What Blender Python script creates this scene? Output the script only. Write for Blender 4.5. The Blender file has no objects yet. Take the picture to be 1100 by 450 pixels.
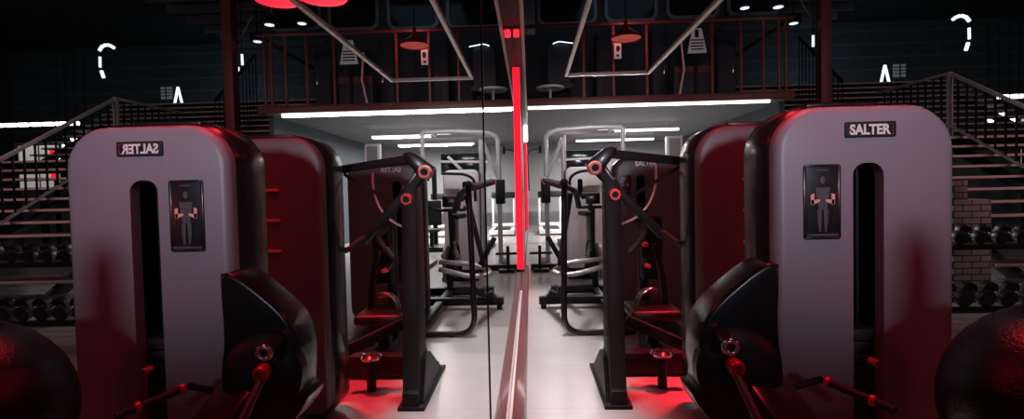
import bpy, bmesh, math, random
from mathutils import Vector, Matrix
random.seed(7)
SC = bpy.context.scene
COL = SC.collection
PI = math.pi

# ------------------------------------------------------------------ camera
F, YAW, PITCH, ROLL = 560.0, 0.03507, 0.02966, -0.0231
CAM = Vector((0.1185, 0.0, 1.25))
_cy, _sy, _cp, _sp = math.cos(YAW), math.sin(YAW), math.cos(PITCH), math.sin(PITCH)
_r = Vector((_cy, _sy, 0)); _f = Vector((-_sy*_cp, _cy*_cp, -_sp)); _u = _r.cross(_f)
_c, _s = math.cos(ROLL), math.sin(ROLL)
CR, CU = _c*_r + _s*_u, -_s*_r + _c*_u
cam_d = bpy.data.cameras.new('camera'); cam = bpy.data.objects.new('camera', cam_d); COL.objects.link(cam)
M4 = Matrix.Identity(4)
for i in range(3):
    M4[i][0], M4[i][1], M4[i][2], M4[i][3] = CR[i], CU[i], -_f[i], CAM[i]
cam.matrix_world = M4
cam_d.sensor_width = 36; cam_d.lens = F/1100*36; cam_d.clip_start = 0.02; cam_d.clip_end = 200
SC.camera = cam

def at(px, py, Y):
    """world point at depth Y seen at photo pixel (px, py)"""
    d = _f + CR*((px-550)/F) + CU*((225-py)/F)
    return CAM + d*((Y-CAM.y)/d.y)
def xz(px, py, Y):
    p = at(px, py, Y); return (p.x, p.z)

# ------------------------------------------------------------------ materials
def mat(name, col, rough=0.5, metal=0.0, bump=0.0, scale=40, var=0.0, coat=0.0, spec=0.5, stretch=None):
    m = bpy.data.materials.new(name); m.use_nodes = True
    nt = m.node_tree; b = nt.nodes['Principled BSDF']
    b.inputs['Base Color'].default_value = (*col, 1); b.inputs['Roughness'].default_value = rough
    b.inputs['Metallic'].default_value = metal; b.inputs['Specular IOR Level'].default_value = spec
    if coat: b.inputs['Coat Weight'].default_value = coat; b.inputs['Coat Roughness'].default_value = 0.08
    tc = nt.nodes.new('ShaderNodeTexCoord'); n = nt.nodes.new('ShaderNodeTexNoise')
    n.inputs['Scale'].default_value = scale; n.inputs['Detail'].default_value = 4
    src = tc.outputs['Object']
    if stretch:
        mp = nt.nodes.new('ShaderNodeMapping'); mp.inputs['Scale'].default_value = stretch
        nt.links.new(src, mp.inputs[0]); src = mp.outputs[0]
    nt.links.new(src, n.inputs['Vector'])
    if var:
        mx = nt.nodes.new('ShaderNodeMix'); mx.data_type = 'RGBA'
        mx.inputs[6].default_value = (*[c*(1-var) for c in col], 1); mx.inputs[7].default_value = (*[min(1, c*(1+var)) for c in col], 1)
        nt.links.new(n.outputs['Fac'], mx.inputs[0]); nt.links.new(mx.outputs[2], b.inputs['Base Color'])
    mr = nt.nodes.new('ShaderNodeMapRange'); mr.inputs['To Min'].default_value = max(0, rough*0.85); mr.inputs['To Max'].default_value = min(1, rough*1.2)
    nt.links.new(n.outputs['Fac'], mr.inputs['Value']); nt.links.new(mr.outputs[0], b.inputs['Roughness'])
    if bump:
        bp = nt.nodes.new('ShaderNodeBump'); bp.inputs['Strength'].default_value = bump; bp.inputs['Distance'].default_value = 0.004
        nt.links.new(n.outputs['Fac'], bp.inputs['Height']); nt.links.new(bp.outputs[0], b.inputs['Normal'])
    return m
def glow(name, col, strength, base=0.5):
    m = bpy.data.materials.new(name); m.use_nodes = True
    b = m.node_tree.nodes['Principled BSDF']
    b.inputs['Base Color'].default_value = (base, base*min(1, col[1]*2), base*min(1, col[2]*2), 1)
    b.inputs['Emission Color'].default_value = (*col, 1); b.inputs['Emission Strength'].default_value = strength
    return m

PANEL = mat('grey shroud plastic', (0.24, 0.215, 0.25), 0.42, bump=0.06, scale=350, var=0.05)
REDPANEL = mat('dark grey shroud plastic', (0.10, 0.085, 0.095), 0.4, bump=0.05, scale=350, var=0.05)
BLACKG = mat('gloss black enamel', (0.009, 0.009, 0.011), 0.27, coat=0.15, scale=400)
BLACK = mat('black powder coat', (0.010, 0.011, 0.012), 0.5, spec=0.2, scale=60, bump=0.03)
RUBBER = mat('black rubber', (0.010, 0.010, 0.011), 0.6, bump=0.15, scale=120)
VINYL = mat('black vinyl', (0.009, 0.009, 0.010), 0.42, spec=0.4, bump=0.2, scale=90)
BALLM = mat('black burst proof vinyl', (0.004, 0.004, 0.005), 0.18, bump=0.45, scale=150, spec=0.5)
CHROME = mat('brushed chrome', (0.75, 0.74, 0.74), 0.18, metal=1, scale=60)
STEEL = mat('grey painted steel', (0.58, 0.58, 0.59), 0.32, metal=0.3, scale=50)
LIGHTSHROUD = mat('pale grey shroud', (0.78, 0.76, 0.76), 0.4, var=0.04, scale=20)
WHITEP = mat('white plastic', (0.75, 0.74, 0.73), 0.4, scale=30)
REDP = mat('red anodised collar', (0.55, 0.03, 0.04), 0.3, metal=0.3, scale=40)
PINKP = mat('pale red plastic', (0.75, 0.25, 0.22), 0.4, scale=40)
SLOTM = mat('slot interior', (0.006, 0.006, 0.006), 0.8, scale=40)
PLACARD = mat('placard film', (0.008, 0.009, 0.012), 0.3, scale=40)
SKIN = mat('placard figure grey', (0.07, 0.065, 0.07), 0.5, scale=60, var=0.2)
SKINL = mat('placard figure muscle', (0.9, 0.42, 0.36), 0.5, scale=60, var=0.2)
WALLM = mat('painted wall', (0.20, 0.203, 0.21), 0.7, bump=0.08, scale=80, var=0.04)
DARKWALL = mat('dark teal wall', (0.035, 0.05, 0.058), 0.7, bump=0.1, scale=20, var=0.2)
DARKCEIL = mat('dark ceiling', (0.012, 0.018, 0.021), 0.8, bump=0.1, scale=10, var=0.2)
SOFFIT = mat('grey soffit', (0.085, 0.085, 0.09), 0.6, var=0.06, scale=8)
DECK = mat('oxide red steel', (0.10, 0.025, 0.022), 0.45, var=0.25, scale=14, bump=0.05)
COLUMNM = mat('column red paint', (0.16, 0.03, 0.03), 0.5, var=0.2, scale=12)
TREADM = mat('stair tread', (0.025, 0.025, 0.028), 0.6, bump=0.2, scale=60)
NOSING = mat('pale stair nosing', (0.62, 0.50, 0.49), 0.45, var=0.1, scale=25)
GLASSD = mat('dark glass', (0.008, 0.016, 0.02), 0.12, scale=2)
FRAMEB = mat('blue grey frame', (0.22, 0.28, 0.34), 0.35, metal=0.4, scale=15)
TRIMM = mat('mirror trim red lit', (0.13, 0.03, 0.035), 0.38, var=0.25, scale=18, stretch=(6, 0.4, 6), coat=0.3)  # red lamp reflection is put into the trim's base colour
LEDGE = mat('ledge edge', (0.62, 0.50, 0.47), 0.5, var=0.1, scale=20)
ALU = mat('pale aluminium profile', (0.62, 0.52, 0.47), 0.4, metal=0.2, scale=30)
IRON = mat('dumbbell iron', (0.03, 0.036, 0.039), 0.4, scale=70, bump=0.1)
BLUEG = mat('navy gym fabric', (0.02, 0.035, 0.05), 0.6, bump=0.2, scale=80)
RACKM = mat('rack green black steel', (0.012, 0.022, 0.022), 0.35, scale=40)
L_WHITE = glow('white led', (1.0, 0.96, 0.93), 4)
L_WHITE2 = glow('white tube', (1.0, 0.97, 0.95), 4)
L_RED = glow('red led', (1.0, 0.006, 0.02), 1.7, 0.15)
L_REDHOT = glow('red lamp', (1.0, 0.01, 0.025), 2.4, 0.15)
L_SPOT = glow('cool spot', (0.75, 0.92, 1.0), 1.4)
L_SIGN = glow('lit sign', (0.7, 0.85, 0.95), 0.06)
L_STAIR = glow('pale window', (1.0, 0.9, 0.88), 0.3)

# floor: polished resin with faint seams and scuffs
def floor_mat():
    m = mat('polished resin floor', (0.36, 0.345, 0.345), 0.19, bump=0.03, scale=3, var=0.14)
    nt = m.node_tree; b = nt.nodes['Principled BSDF']
    old = b.inputs['Base Color'].links[0].from_socket
    tc = nt.nodes.new('ShaderNodeTexCoord'); br = nt.nodes.new('ShaderNodeTexBrick')
    br.inputs['Scale'].default_value = 1.0; br.inputs['Mortar Size'].default_value = 0.004
    br.inputs['Brick Width'].default_value = 1.5; br.inputs['Row Height'].default_value = 0.75
    br.inputs['Color1'].default_value = (1, 1, 1, 1); br.inputs['Color2'].default_value = (0.98, 0.98, 0.98, 1); br.inputs['Mortar'].default_value = (0.86, 0.86, 0.86, 1)
    nt.links.new(tc.outputs['Object'], br.inputs['Vector'])
    mx = nt.nodes.new('ShaderNodeMix'); mx.data_type = 'RGBA'; mx.blend_type = 'MULTIPLY'; mx.inputs[0].default_value = 1
    nt.links.new(old, mx.inputs[6]); nt.links.new(br.outputs['Color'], mx.inputs[7]); nt.links.new(mx.outputs[2], b.inputs['Base Color'])
    return m
def brick_mat():
    m = mat('grey brick', (0.2, 0.2, 0.2), 0.8, bump=0.2, scale=60)
    nt = m.node_tree; b = nt.nodes['Principled BSDF']
    tc = nt.nodes.new('ShaderNodeTexCoord'); mp = nt.nodes.new('ShaderNodeMapping'); mp.inputs['Rotation'].default_value = (PI/2, 0, 0)
    br = nt.nodes.new('ShaderNodeTexBrick'); br.inputs['Scale'].default_value = 1
    br.inputs['Brick Width'].default_value = 0.19; br.inputs['Row Height'].default_value = 0.068; br.inputs['Mortar Size'].default_value = 0.006
    br.inputs['Color1'].default_value = (0.48, 0.48, 0.48, 1); br.inputs['Color2'].default_value = (0.34, 0.34, 0.34, 1); br.inputs['Mortar'].default_value = (0.03, 0.03, 0.03, 1)
    nt.links.new(tc.outputs['Object'], mp.inputs[0]); nt.links.new(mp.outputs[0], br.inputs['Vector']); nt.links.new(br.outputs['Color'], b.inputs['Base Color'])
    return m
def mirror_mat():
    m = bpy.data.materials.new('silvered mirror'); m.use_nodes = True
    b = m.node_tree.nodes['Principled BSDF']
    b.inputs['Base Color'].default_value = (0.90, 0.905, 0.91, 1); b.inputs['Metallic'].default_value = 1; b.inputs['Roughness'].default_value = 0.0
    return m
def ribbed_mat():
    m = mat('ribbed metal ceiling', (0.10, 0.125, 0.135), 0.5, scale=10, var=0.15)
    return m

# ------------------------------------------------------------------ mesh helpers
def B(): return bmesh.new()
def _merge(bm, tmp, mtx=None):
    if mtx is not None: tmp.transform(mtx)
    me = bpy.data.meshes.new('t'); tmp.to_mesh(me); tmp.free(); bm.from_mesh(me); bpy.data.meshes.remove(me)
def box(bm, lo, hi, bev=0.0, seg=2, mtx=None):
    t = bmesh.new(); bmesh.ops.create_cube(t, size=1)
    lo, hi = Vector(lo), Vector(hi)
    for v in t.verts: v.co = Vector([(lo[i]+hi[i])/2 + v.co[i]*(hi[i]-lo[i]) for i in range(3)])
    if bev: bmesh.ops.bevel(t, geom=t.edges[:], offset=bev, segments=seg, affect='EDGES', profile=0.5)
    _merge(bm, t, mtx); return bm
def bar(bm, a, b, w, h=None, bev=0.004, up=(0, 0, 1)):
    """rectangular bar from a to b; w across, h along `up`"""
    a, b = Vector(a), Vector(b); h = h or w
    d = b-a; L = d.length; d.normalize(); up = Vector(up)
    if abs(d.dot(up)) > 0.98: up = Vector((0, 1, 0))
    s = d.cross(up).normalized(); u = s.cross(d)
    m = Matrix.Identity(4)
    for i in range(3): m[i][0], m[i][1], m[i][2], m[i][3] = s[i], d[i], u[i], a[i]
    return box(bm, (-w/2, 0, -h/2), (w/2, L, h/2), bev, 2, m)
def tube(bm, pts, r, n=12, closed=False, caps=True, r2=None):
    pts = [Vector(p) for p in pts]; N = len(pts); rings = []; prev = None
    t = bmesh.new()
    for i, p in enumerate(pts):
        if closed: d = pts[(i+1) % N]-pts[i-1]
        else: d = pts[min(i+1, N-1)]-pts[max(i-1, 0)]
        d.normalize()
        if prev is None:
            a = Vector((0, 0, 1)) if abs(d.z) < 0.9 else Vector((0, 1, 0))
            n1 = d.cross(a).normalized()
        else:
            n1 = (prev - d*prev.dot(d)).normalized()
        prev = n1; n2 = d.cross(n1)
        rr = r if r2 is None else r+(r2-r)*i/(N-1)
        rings.append([t.verts.new(p+(n1*math.cos(2*PI*k/n)+n2*math.sin(2*PI*k/n))*rr) for k in range(n)])
    M = N if closed else N-1
    for i in range(M):
        A, C = rings[i], rings[(i+1) % N]
        for k in range(n):
            f = t.faces.new((A[k], A[(k+1) % n], C[(k+1) % n], C[k])); f.smooth = True
    if caps and not closed:
        t.faces.new(rings[0][::-1]); t.faces.new(rings[-1])
    bmesh.ops.recalc_face_normals(t, faces=t.faces[:])
    _merge(bm, t); return bm
def smooth_path(pts, rad, k=6):
    """round the corners of a polyline"""
    pts = [Vector(p) for p in pts]; out = [pts[0]]
    for i in range(1, len(pts)-1):
        p = pts[i]; a = pts[i-1]-p; b = pts[i+1]-p
        ra = min(rad, a.length*0.49, b.length*0.49)
        A = p+a.normalized()*ra; C = p+b.normalized()*ra
        for j in range(k+1):
            q = j/k; out.append(A*(1-q)**2+p*2*q*(1-q)+C*q*q)
    out.append(pts[-1]); return out
def ring(bm, c, axis, R, r, n=28, m=10):
    axis = Vector(axis).normalized(); a = axis.orthogonal().normalized(); b = axis.cross(a); c = Vector(c)
    return tube(bm, [c+(a*math.cos(2*PI*i/n)+b*math.sin(2*PI*i/n))*R for i in range(n)], r, m, closed=True)
def cyl(bm, a, b, r, n=24, bev=0.0, r2=None):
    a, b = Vector(a), Vector(b)
    if bev:
        d = (b-a).normalized()
        ra = r; rb = r if r2 is None else r2
        return lathe(bm, a, b, [(0, 0), (ra-bev, 0), (ra, bev), (rb, (b-a).length-bev), (rb-bev, (b-a).length), (0, (b-a).length)], n)
    return tube(bm, [a, b], r, n, r2=r2)
def lathe(bm, a, b, prof, n=32):
    """prof: (radius, distance along a->b)"""
    a, b = Vector(a), Vector(b); d = (b-a).normalized(); u = d.orthogonal().normalized(); w = d.cross(u)
    t = bmesh.new(); rings = []
    for r, h in prof:
        if r < 1e-6: rings.append([t.verts.new(a+d*h)])
        else: rings.append([t.verts.new(a+d*h+(u*math.cos(2*PI*k/n)+w*math.sin(2*PI*k/n))*r) for k in range(n)])
    for A, C in zip(rings, rings[1:]):
        for k in range(n):
            if len(A) == 1 and len(C) == 1: continue
            if len(A) == 1: f = t.faces.new((A[0], C[(k+1) % n], C[k]))
            elif len(C) == 1: f = t.faces.new((A[k], A[(k+1) % n], C[0]))
            else: f = t.faces.new((A[k], A[(k+1) % n], C[(k+1) % n], C[k]))
            f.smooth = True
    bmesh.ops.recalc_face_normals(t, faces=t.faces[:]); _merge(bm, t); return bm
def prism(bm, poly, y0, y1, bev=0.0, seg=3, axis='y'):
    """extrude an (x,z) outline from y0 to y1 (axis 'x': outline is (y,z); axis 'z': (x,y))"""
    t = bmesh.new()
    def P(p, w): return {'y': (p[0], w, p[1]), 'x': (w, p[0], p[1]), 'z': (p[0], p[1], w)}[axis]
    A = [t.verts.new(P(p, y0)) for p in poly]; C = [t.verts.new(P(p, y1)) for p in poly]
    f0 = t.faces.new(A); f1 = t.faces.new(C[::-1]); n = len(poly)
    for i in range(n):
        f = t.faces.new((A[i], C[i], C[(i+1) % n], A[(i+1) % n]))
    bmesh.ops.recalc_face_normals(t, faces=t.faces[:])
    if bev:
        ed = [e for e in t.edges if (e in f0.edges[:] or e in f1.edges[:])]
        bmesh.ops.bevel(t, geom=ed, offset=bev, segments=seg, affect='EDGES', profile=0.5)
    for f in t.faces: f.smooth = len(f.verts) <= 4
    _merge(bm, t); return bm
def rrect(x0, x1, z0, z1, r, k=8, rb=None):
    rb = r if rb is None else rb; out = []
    for cx, cz, a0, rr in ((x1-r, z1-r, 0, r), (x0+r, z1-r, PI/2, r), (x0+rb, z0+rb, PI, rb), (x1-rb, z0+rb, 1.5*PI, rb)):
        for i in range(k+1):
            a = a0+PI/2*i/k; out.append((cx+rr*math.cos(a), cz+rr*math.sin(a)))
    return out
def obj(name, bm, m, parent=None, sharp=0.7):
    me = bpy.data.meshes.new(name); bm.to_mesh(me); bm.free()
    me.materials.append(m)
    o = bpy.data.objects.new(name, me); COL.objects.link(o)
    if parent is not None: o.parent = parent
    try: me.set_sharp_from_angle(angle=sharp)
    except Exception: pass
    return o
def off(parent, o):
    """o was modelled in world space: keep it there under parent"""
    o.parent = parent
    def W(p): return p.matrix_basis.copy() if p.parent is None else W(p.parent) @ p.matrix_parent_inverse @ p.matrix_basis
    o.matrix_parent_inverse = W(parent).inverted(); return o
def thing(name, label, cat, loc, group=None):
    o = bpy.data.objects.new(name, None); COL.objects.link(o); o.location = loc; o.empty_display_size = 0.1
    o['label'] = label; o['category'] = cat
    if group: o['group'] = group
    return o
def part(name, bm, m, parent, label=None):
    o = obj(name, bm, m); off(parent, o)
    if label: o['label'] = label
    return o
def tag(o, label, cat, group=None, kind=None):
    o['label'] = label; o['category'] = cat
    if group: o['group'] = group
    if kind: o['kind'] = kind
    return o
def struct(name, bm, m, label=None, cat=None):
    o = obj(name, bm, m); o['kind'] = 'structure'
    o['label'] = label or name.replace('_', ' '); o['category'] = cat or name.split('_')[0]
    return o
def text(name, s, x, z, width, y, m, parent, sx=1.0, bold=0.0):
    """raised lettering in a y=const plane, centred on (x,z)"""
    cu = bpy.data.curves.new('txt', 'FONT'); cu.body = s; cu.size = 1; cu.align_x = 'CENTER'; cu.align_y = 'CENTER'; cu.extrude = 0.02; cu.offset = bold
    to = bpy.data.objects.new('txt', cu); COL.objects.link(to)
    dg = bpy.context.evaluated_depsgraph_get(); me = bpy.data.meshes.new_from_object(to.evaluated_get(dg))
    bpy.data.objects.remove(to)
    xs = [v.co.x for v in me.vertices]; zs = [v.co.y for v in me.vertices]
    w = max(xs)-min(xs); k = width/w; cx = (max(xs)+min(xs))/2; cz = (max(zs)+min(zs))/2
    for v in me.vertices:
        v.co = Vector((x+(v.co.x-cx)*k, y-v.co.z*0.1, z+(v.co.y-cz)*k/sx))
    me.materials.append(m); o = bpy.data.objects.new(name, me); COL.objects.link(o); off(parent, o); return o
def light(name, loc, target, size, power, col, size_y=None, spread=None):
    l = bpy.data.lights.new(name, 'AREA'); l.energy = power; l.color = col; l.size = size
    if size_y: l.shape = 'RECTANGLE'; l.size_y = size_y
    if spread: l.spread = spread
    o = bpy.data.objects.new(name, l); COL.objects.link(o); o.location = loc
    o.rotation_euler = (Vector(target)-Vector(loc)).to_track_quat('-Z', 'Y').to_euler(); return o

# ================================================================== SETTING
struct('floor', box(B(), (-0.2, -4, -0.12), (18, 18, 0)), floor_mat(), 'polished pale grey resin floor', 'floor')
struct('ceiling', box(B(), (-0.2, -4, 6.6), (18, 18, 6.75)), DARKCEIL, 'dark hall ceiling', 'ceiling')
struct('wall_back', box(B(), (-0.2, 17.8, 0), (18, 18, 2.9)), WALLM, 'grey wall at the end of the room under the mezzanine', 'wall')
struct('wall_right', box(B(), (17.8, -4, 0), (18, 17.8, 6.6)), DARKWALL, 'dark side wall beyond the stairs', 'wall')
MY = 5.60
wl = B()
box(wl, (-0.2, -4, 0), (-0.012, 17.8, 6.6))
box(wl, (-0.012, MY+0.08, 0), (0.0, 17.8, 2.9))
struct('wall_left', wl, WALLM, 'grey side wall that carries the mirrors', 'wall')
# mirror panels
MIR = mirror_mat()
ys = [-2.0, -0.24, 1.38, 3.0, MY]
ml = [None, 'large wall mirror panel beside the nearest weight tower, before the first seam',
      'wall mirror panel between the two vertical seams', 'last wall mirror panel ending at the red light tube']
ml[0] = 'wall mirror panel nearest the viewer'
for i in range(4):
    b = B(); box(b, (-0.010, ys[i]+0.003, 0.215), (0.0, ys[i+1]-0.003, 2.60))
    tag(obj('wall_mirror', b, MIR), ml[i], 'mirror', 'mirror panels along the side wall')
for k in (1, 2):
    b = B(); box(b, (0.0, ys[k]-0.005, 0.23), (0.0022, ys[k]+0.005, 2.598), 0.0005)
    struct('trim_%d' % (k+4), b, BLACK, 'narrow dark joint strip between mirror panels, %s from the viewer' % ['first', 'second'][k-1], 'trim')
b = B(); prism(b, [(0.0005, 0), (0.072, 0), (0.072, 0.195), (0.066, 0.205), (0.03, 0.212), (0.0005, 0.212)], -2.0, 7.6, 0)
struct('trim_1', b, TRIMM, 'dark wooden trim along the foot of the mirror, coloured red for the reflected red light', 'trim')
b = B(); box(b, (0.0005, -2.0, 0.2125), (0.014, MY-0.1, 0.228), 0.003)  # white strip drawn in place of the highlight line at the mirror's foot
struct('trim_7', b, WHITEP, 'white strip standing for the highlight along the foot of the mirror', 'trim')
b = B(); box(b, (0.0, -2.0, 2.60), (0.085, 11.5, 2.72), 0.004)
struct('trim_2', b, BLACK, 'dark ledge along the top of the mirror', 'trim')
b = B(); box(b, (0.072, -2.0, 2.585), (0.10, 11.5, 2.60), 0.002); box(b, (0.0855, -2.0, 2.60), (0.10, 11.5, 2.68), 0.002)
struct('trim_3', b, LEDGE, 'pale edge strip of the ledge over the mirror', 'trim')
b = B(); box(b, (0.0, MY+0.08, 0), (0.03, 17.8, 0.10), 0.004)
struct('baseboard_left', b, TRIMM, 'dark baseboard beyond the mirror', 'baseboard')

# mezzanine slab
MZ, MYF, MX = 2.90, 9.94, 5.02
b = B(); box(b, (0.0, MYF, MZ), (MX, 17.8, MZ+0.10))
struct('ceiling_2', b, SOFFIT, 'grey soffit under the mezzanine', 'ceiling')
b = B(); box(b, (0.0, MYF-0.06, MZ), (MX+0.05, MYF, MZ+0.14), 0.01); box(b, (MX, MYF, MZ), (MX+0.05, 17.8, MZ+0.14))
struct('trim_4', b, DECK, 'dark red steel edge beam of the mezzanine', 'trim')
struct('wall_1', box(B(), (0.0, 13.2, MZ+0.1), (MX, 13.4, 6.6)), DARKWALL, 'dark wall at the back of the mezzanine', 'wall')
struct('wall_2', box(B(), (MX-0.1, 10.2, 0), (MX, 17.8, MZ)), DARKWALL, 'side wall under the mezzanine beside the stairs', 'wall')
# rounded windows high in the mezzanine wall
for i, (u0, u1) in enumerate(((577, 641), (649, 706), (715, 772), (780, 838))):
    Y = 13.2; x0 = at(u0, 15, Y).x; x1 = at(u1, 15, Y).x; zb = at((u0+u1)/2, 28-i*3.5, Y).z
    out = rrect(x0, x1, zb, zb+1.15, 0.22); inn = rrect(x0+0.08, x1-0.08, zb+0.08, zb+1.07, 0.16)
    t = bmesh.new()
    A = [t.verts.new((p[0], Y-0.07, p[1])) for p in out]; C = [t.verts.new((p[0], Y-0.07, p[1])) for p in inn]
    A2 = [t.verts.new((p[0], Y, p[1])) for p in out]; C2 = [t.verts.new((p[0], Y, p[1])) for p in inn]
    n = len(A)
    for k in range(n):
        j = (k+1) % n
        t.faces.new((A[k], A[j], C[j], C[k])); t.faces.new((A[k], A2[k], A2[j], A[j])); t.faces.new((C[k], C[j], C2[j], C2[k]))
    bmesh.ops.recalc_face_normals(t, faces=t.faces[:])
    w = struct('window_%d' % (i+1), t, FRAMEB, 'rounded dark window in the mezzanine wall, number %d from the mirror' % (i+1), 'window')
    g = B(); prism(g, inn, Y-0.02, Y); obj('pane', g, GLASSD, w)

# ================================================================== LIGHT FIXTURES (built lamps)
# white strip under the mezzanine edge
led = thing('led_strip', 'long white light strip under the mezzanine edge', 'light', (2.4, MYF-0.02, MZ))
part('diffuser', box(B(), (0.12, MYF-0.03, MZ-0.055), (4.62, MYF+0.03, MZ-0.008), 0.006), L_WHITE, led)
part('channel', box(B(), (0.1, MYF-0.035, MZ-0.008), (4.66, MYF+0.035, MZ-0.0005)), ALU, led)
# red tube at the mirror's end
rt = thing('red_light_tube', 'tall vertical red light tube at the far end of the mirror', 'light', (0.03, MY+0.035, 0.6))
z0, z1 = at(557, 288, MY).z, 2.58
part('tube', prism(B(), [(0.0005+0.036*math.sin(PI*k/12), MY-0.05-0.036*math.cos(PI*k/12)) for k in range(13)], z0, z1, axis='z'), L_RED, rt)
part('end_cap', box(B(), (0.0005, MY-0.09, z0-0.03), (0.04, MY-0.012, z0-0.0005), 0.003), BLACK, rt)
rt2 = thing('red_light_tube', 'second red light tube farther along the side wall', 'light', (0.03, 11.4, 0.5))
part('tube', cyl(B(), (0.045, 11.4, 0.45), (0.045, 11.4, 2.5), 0.028, 16), L_RED, rt2)
part('backing', box(B(), (0.0, 11.35, 0.4), (0.018, 11.45, 2.55), 0.002), BLACK, rt2)
wt = thing('white_light_box', 'upright white light box on the side wall just under the mezzanine edge', 'light', (0.03, 10.35, 2.3))
part('diffuser', box(B(), (0.022, 10.3, 2.28), (0.10, 10.4, 2.86), 0.015), L_WHITE2, wt)
part('backing', box(B(), (0.0, 10.28, 2.25), (0.022, 10.42, 2.89), 0.004), ALU, wt)
# small red lamps on the ledge
rl = thing('ledge_lamp', 'small red lamp under the ledge above the mirror', 'light', (0.04, 4.3, 2.6))
part('lens', box(B(), (0.012, 4.26, 2.545), (0.06, 4.36, 2.585), 0.008), L_REDHOT, rl)
part('base', box(B(), (0.006, 4.25, 2.585), (0.066, 4.37, 2.6), 0.003), BLACK, rl)

# rectangular suspended frame with red lamps
Z = 2.95
c1 = at(608, 80.4, 7.4); c2 = at(696, 78.6, 7.4); Z = (c1.z+c2.z)/2
fx0, fx1, fy0, fy1 = c1.x, c2.x, 1.3, 7.4
Z_FRAME = Z
sf = thing('suspended_frame', 'pale rectangular frame hanging on rods from the ceiling', 'light frame', ((fx0+fx1)/2, 4.4, Z))
W = 0.045
part('side_rail', bar(B(), (fx0, fy0, Z), (fx0, fy1, Z), W), ALU, sf); part('side_rail', bar(B(), (fx1, fy0, Z), (fx1, fy1, Z), W), ALU, sf)
part('end_rail', bar(B(), (fx0+W/2, fy1-W/2, Z), (fx1-W/2, fy1-W/2, Z), W), ALU, sf); part('end_rail', bar(B(), (fx0+W/2, fy0+W/2, Z), (fx1-W/2, fy0+W/2, Z), W), ALU, sf)
for p in ((fx0, 2.2), (fx1, 2.2)):
    part('hanger', cyl(B(), (p[0], p[1], Z+W/2), (p[0], p[1], 6.6), 0.006, 8), BLACK, sf)
def red_lamp(x, y, z, label):
    t = thing('red_spot_lamp', label, 'lamp', (x, y, z), 'red lamps beside the suspended frame')
    part('housing', lathe(B(), (x, y, z+0.02), (x, y, z+1), [(0.2, -0.02), (0.2, 0.0), (0.16, 0.07), (0.07, 0.13), (0.06, 0.2), (0, 0.21)], 28), BLACK, t)
    part('lens', lathe(B(), (x, y, z+0.001), (x, y, z-1), [(0.198, 0), (0.19, 0.012), (0.12, 0.03), (0, 0.035)], 28), L_REDHOT, t)
    part('cord', cyl(B(), (x, y, z+0.22), (x, y, 6.6), 0.008, 8), BLACK, t)
red_lamp(1.52, 4.2, 2.875, 'red lamp hanging inside the suspended frame')
red_lamp(2.08, 4.6, 3.02, 'red lamp hanging outside the suspended frame, on the side away from the mirror')

rp = thing('red_lamp_panel', 'wide red lamp hanging over the nearest weight tower', 'lamp', (1.08, 1.9, 2.62))
part('housing', box(B(), (0.86, 1.30, 2.61), (1.30, 2.60, 2.68), 0.015), BLACK, rp)
for y in (1.5, 2.3): part('cord', cyl(B(), (1.08, y, 2.68), (1.08, y, 6.6), 0.006, 8), BLACK, rp)
# lamps under the mezzanine
def tube_light(a, b, label, r=0.022):
    a, b = Vector(a), Vector(b)
    t = thing('linear_light', label, 'light', (a+b)/2, 'white linear lamps under the mezzanine')
    part('diffuser', bar(B(), a, b, 0.06, 0.05), L_WHITE2, t)
    u = Vector((0, 0, 0.036)); c_ = (a+b)/2-Vector((0, 0, 0.03))
    light('linear_lamp', c_, c_-Vector((0, 0, 1)), (b-a).length*0.95, 270*(b-a).length/2, (1.0, 0.95, 0.93), 0.045)
    part('housing', bar(B(), a+u, b+u, 0.05, 0.02), ALU, t)
    for q in (0.15, 0.85):
        p = a+(b-a)*q
        part('hanger', cyl(B(), p+Vector((0, 0, 0.04)), (p.x, p.y, MZ), 0.006, 8), STEEL, t)
for (pa, ya), (pb, yb), lb in (
    (((628, 136), 13.6), ((664, 134), 13.6), 'short white linear lamp under the mezzanine, uppermost in view'),
    (((642, 141), 12.8), ((729, 136), 12.8), 'long white linear lamp under the mezzanine, between the other two'),
    (((619, 151.5), 15.6), ((702, 147.5), 15.6), 'long white linear lamp hung lowest under the mezzanine'),):
    p = at(*pa, ya); q = at(*pb, yb)
    tube_light((p.x, ya, p.z), (q.x, yb, p.z), lb)

# dark window band and white bars behind the arched frame
wb = thing('cable_rack', 'dark window band with white bars behind the pale grey tower', 'exercise machine', (1.2, 10.8, 0))
w0 = at(603, 172, 10.8); w1 = at(652, 164, 10.8)
part('dark_panel', box(B(), (w0.x, 10.8, at(620, 182, 10.8).z), (w1.x, 10.9, at(620, 161, 10.8).z), 0.02), GLASSD, wb)
part('bar', bar(B(), (w0.x-0.05, 10.76, w0.z), (w1.x, 10.76, w0.z+0.03), 0.05, 0.045), WHITEP, wb)
part('brace', bar(B(), at(628, 181, 10.74), at(644, 164, 10.74), 0.05, 0.06), WHITEP, wb)
part('upright', box(B(), (w0.x+0.02, 10.9, 0), (w0.x+0.10, 10.98, at(620, 161, 10.8).z), 0.006), STEEL, wb)
part('upright', box(B(), (w1.x-0.10, 10.9, 0), (w1.x-0.02, 10.98, at(620, 161, 10.8).z), 0.006), STEEL, wb)
part('foot', box(B(), (w0.x, 10.5, 0), (w1.x, 11.2, 0.06), 0.01), BLACK, wb)
# added lamp over the aisle, there to brighten the floor
al = thing('linear_light', 'added long white lamp high over the aisle beside the mirror, brightening its floor', 'light', (0.34, 5.8, 4.7))
part('housing', box(B(), (0.2, 2.15, 4.71), (0.48, 9.45, 4.78), 0.01), BLACK, al)
for y in (2.6, 6.6): part('hanger', cyl(B(), (0.34, y, 4.78), (0.34, y, 6.6), 0.008, 8), BLACK, al)
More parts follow.
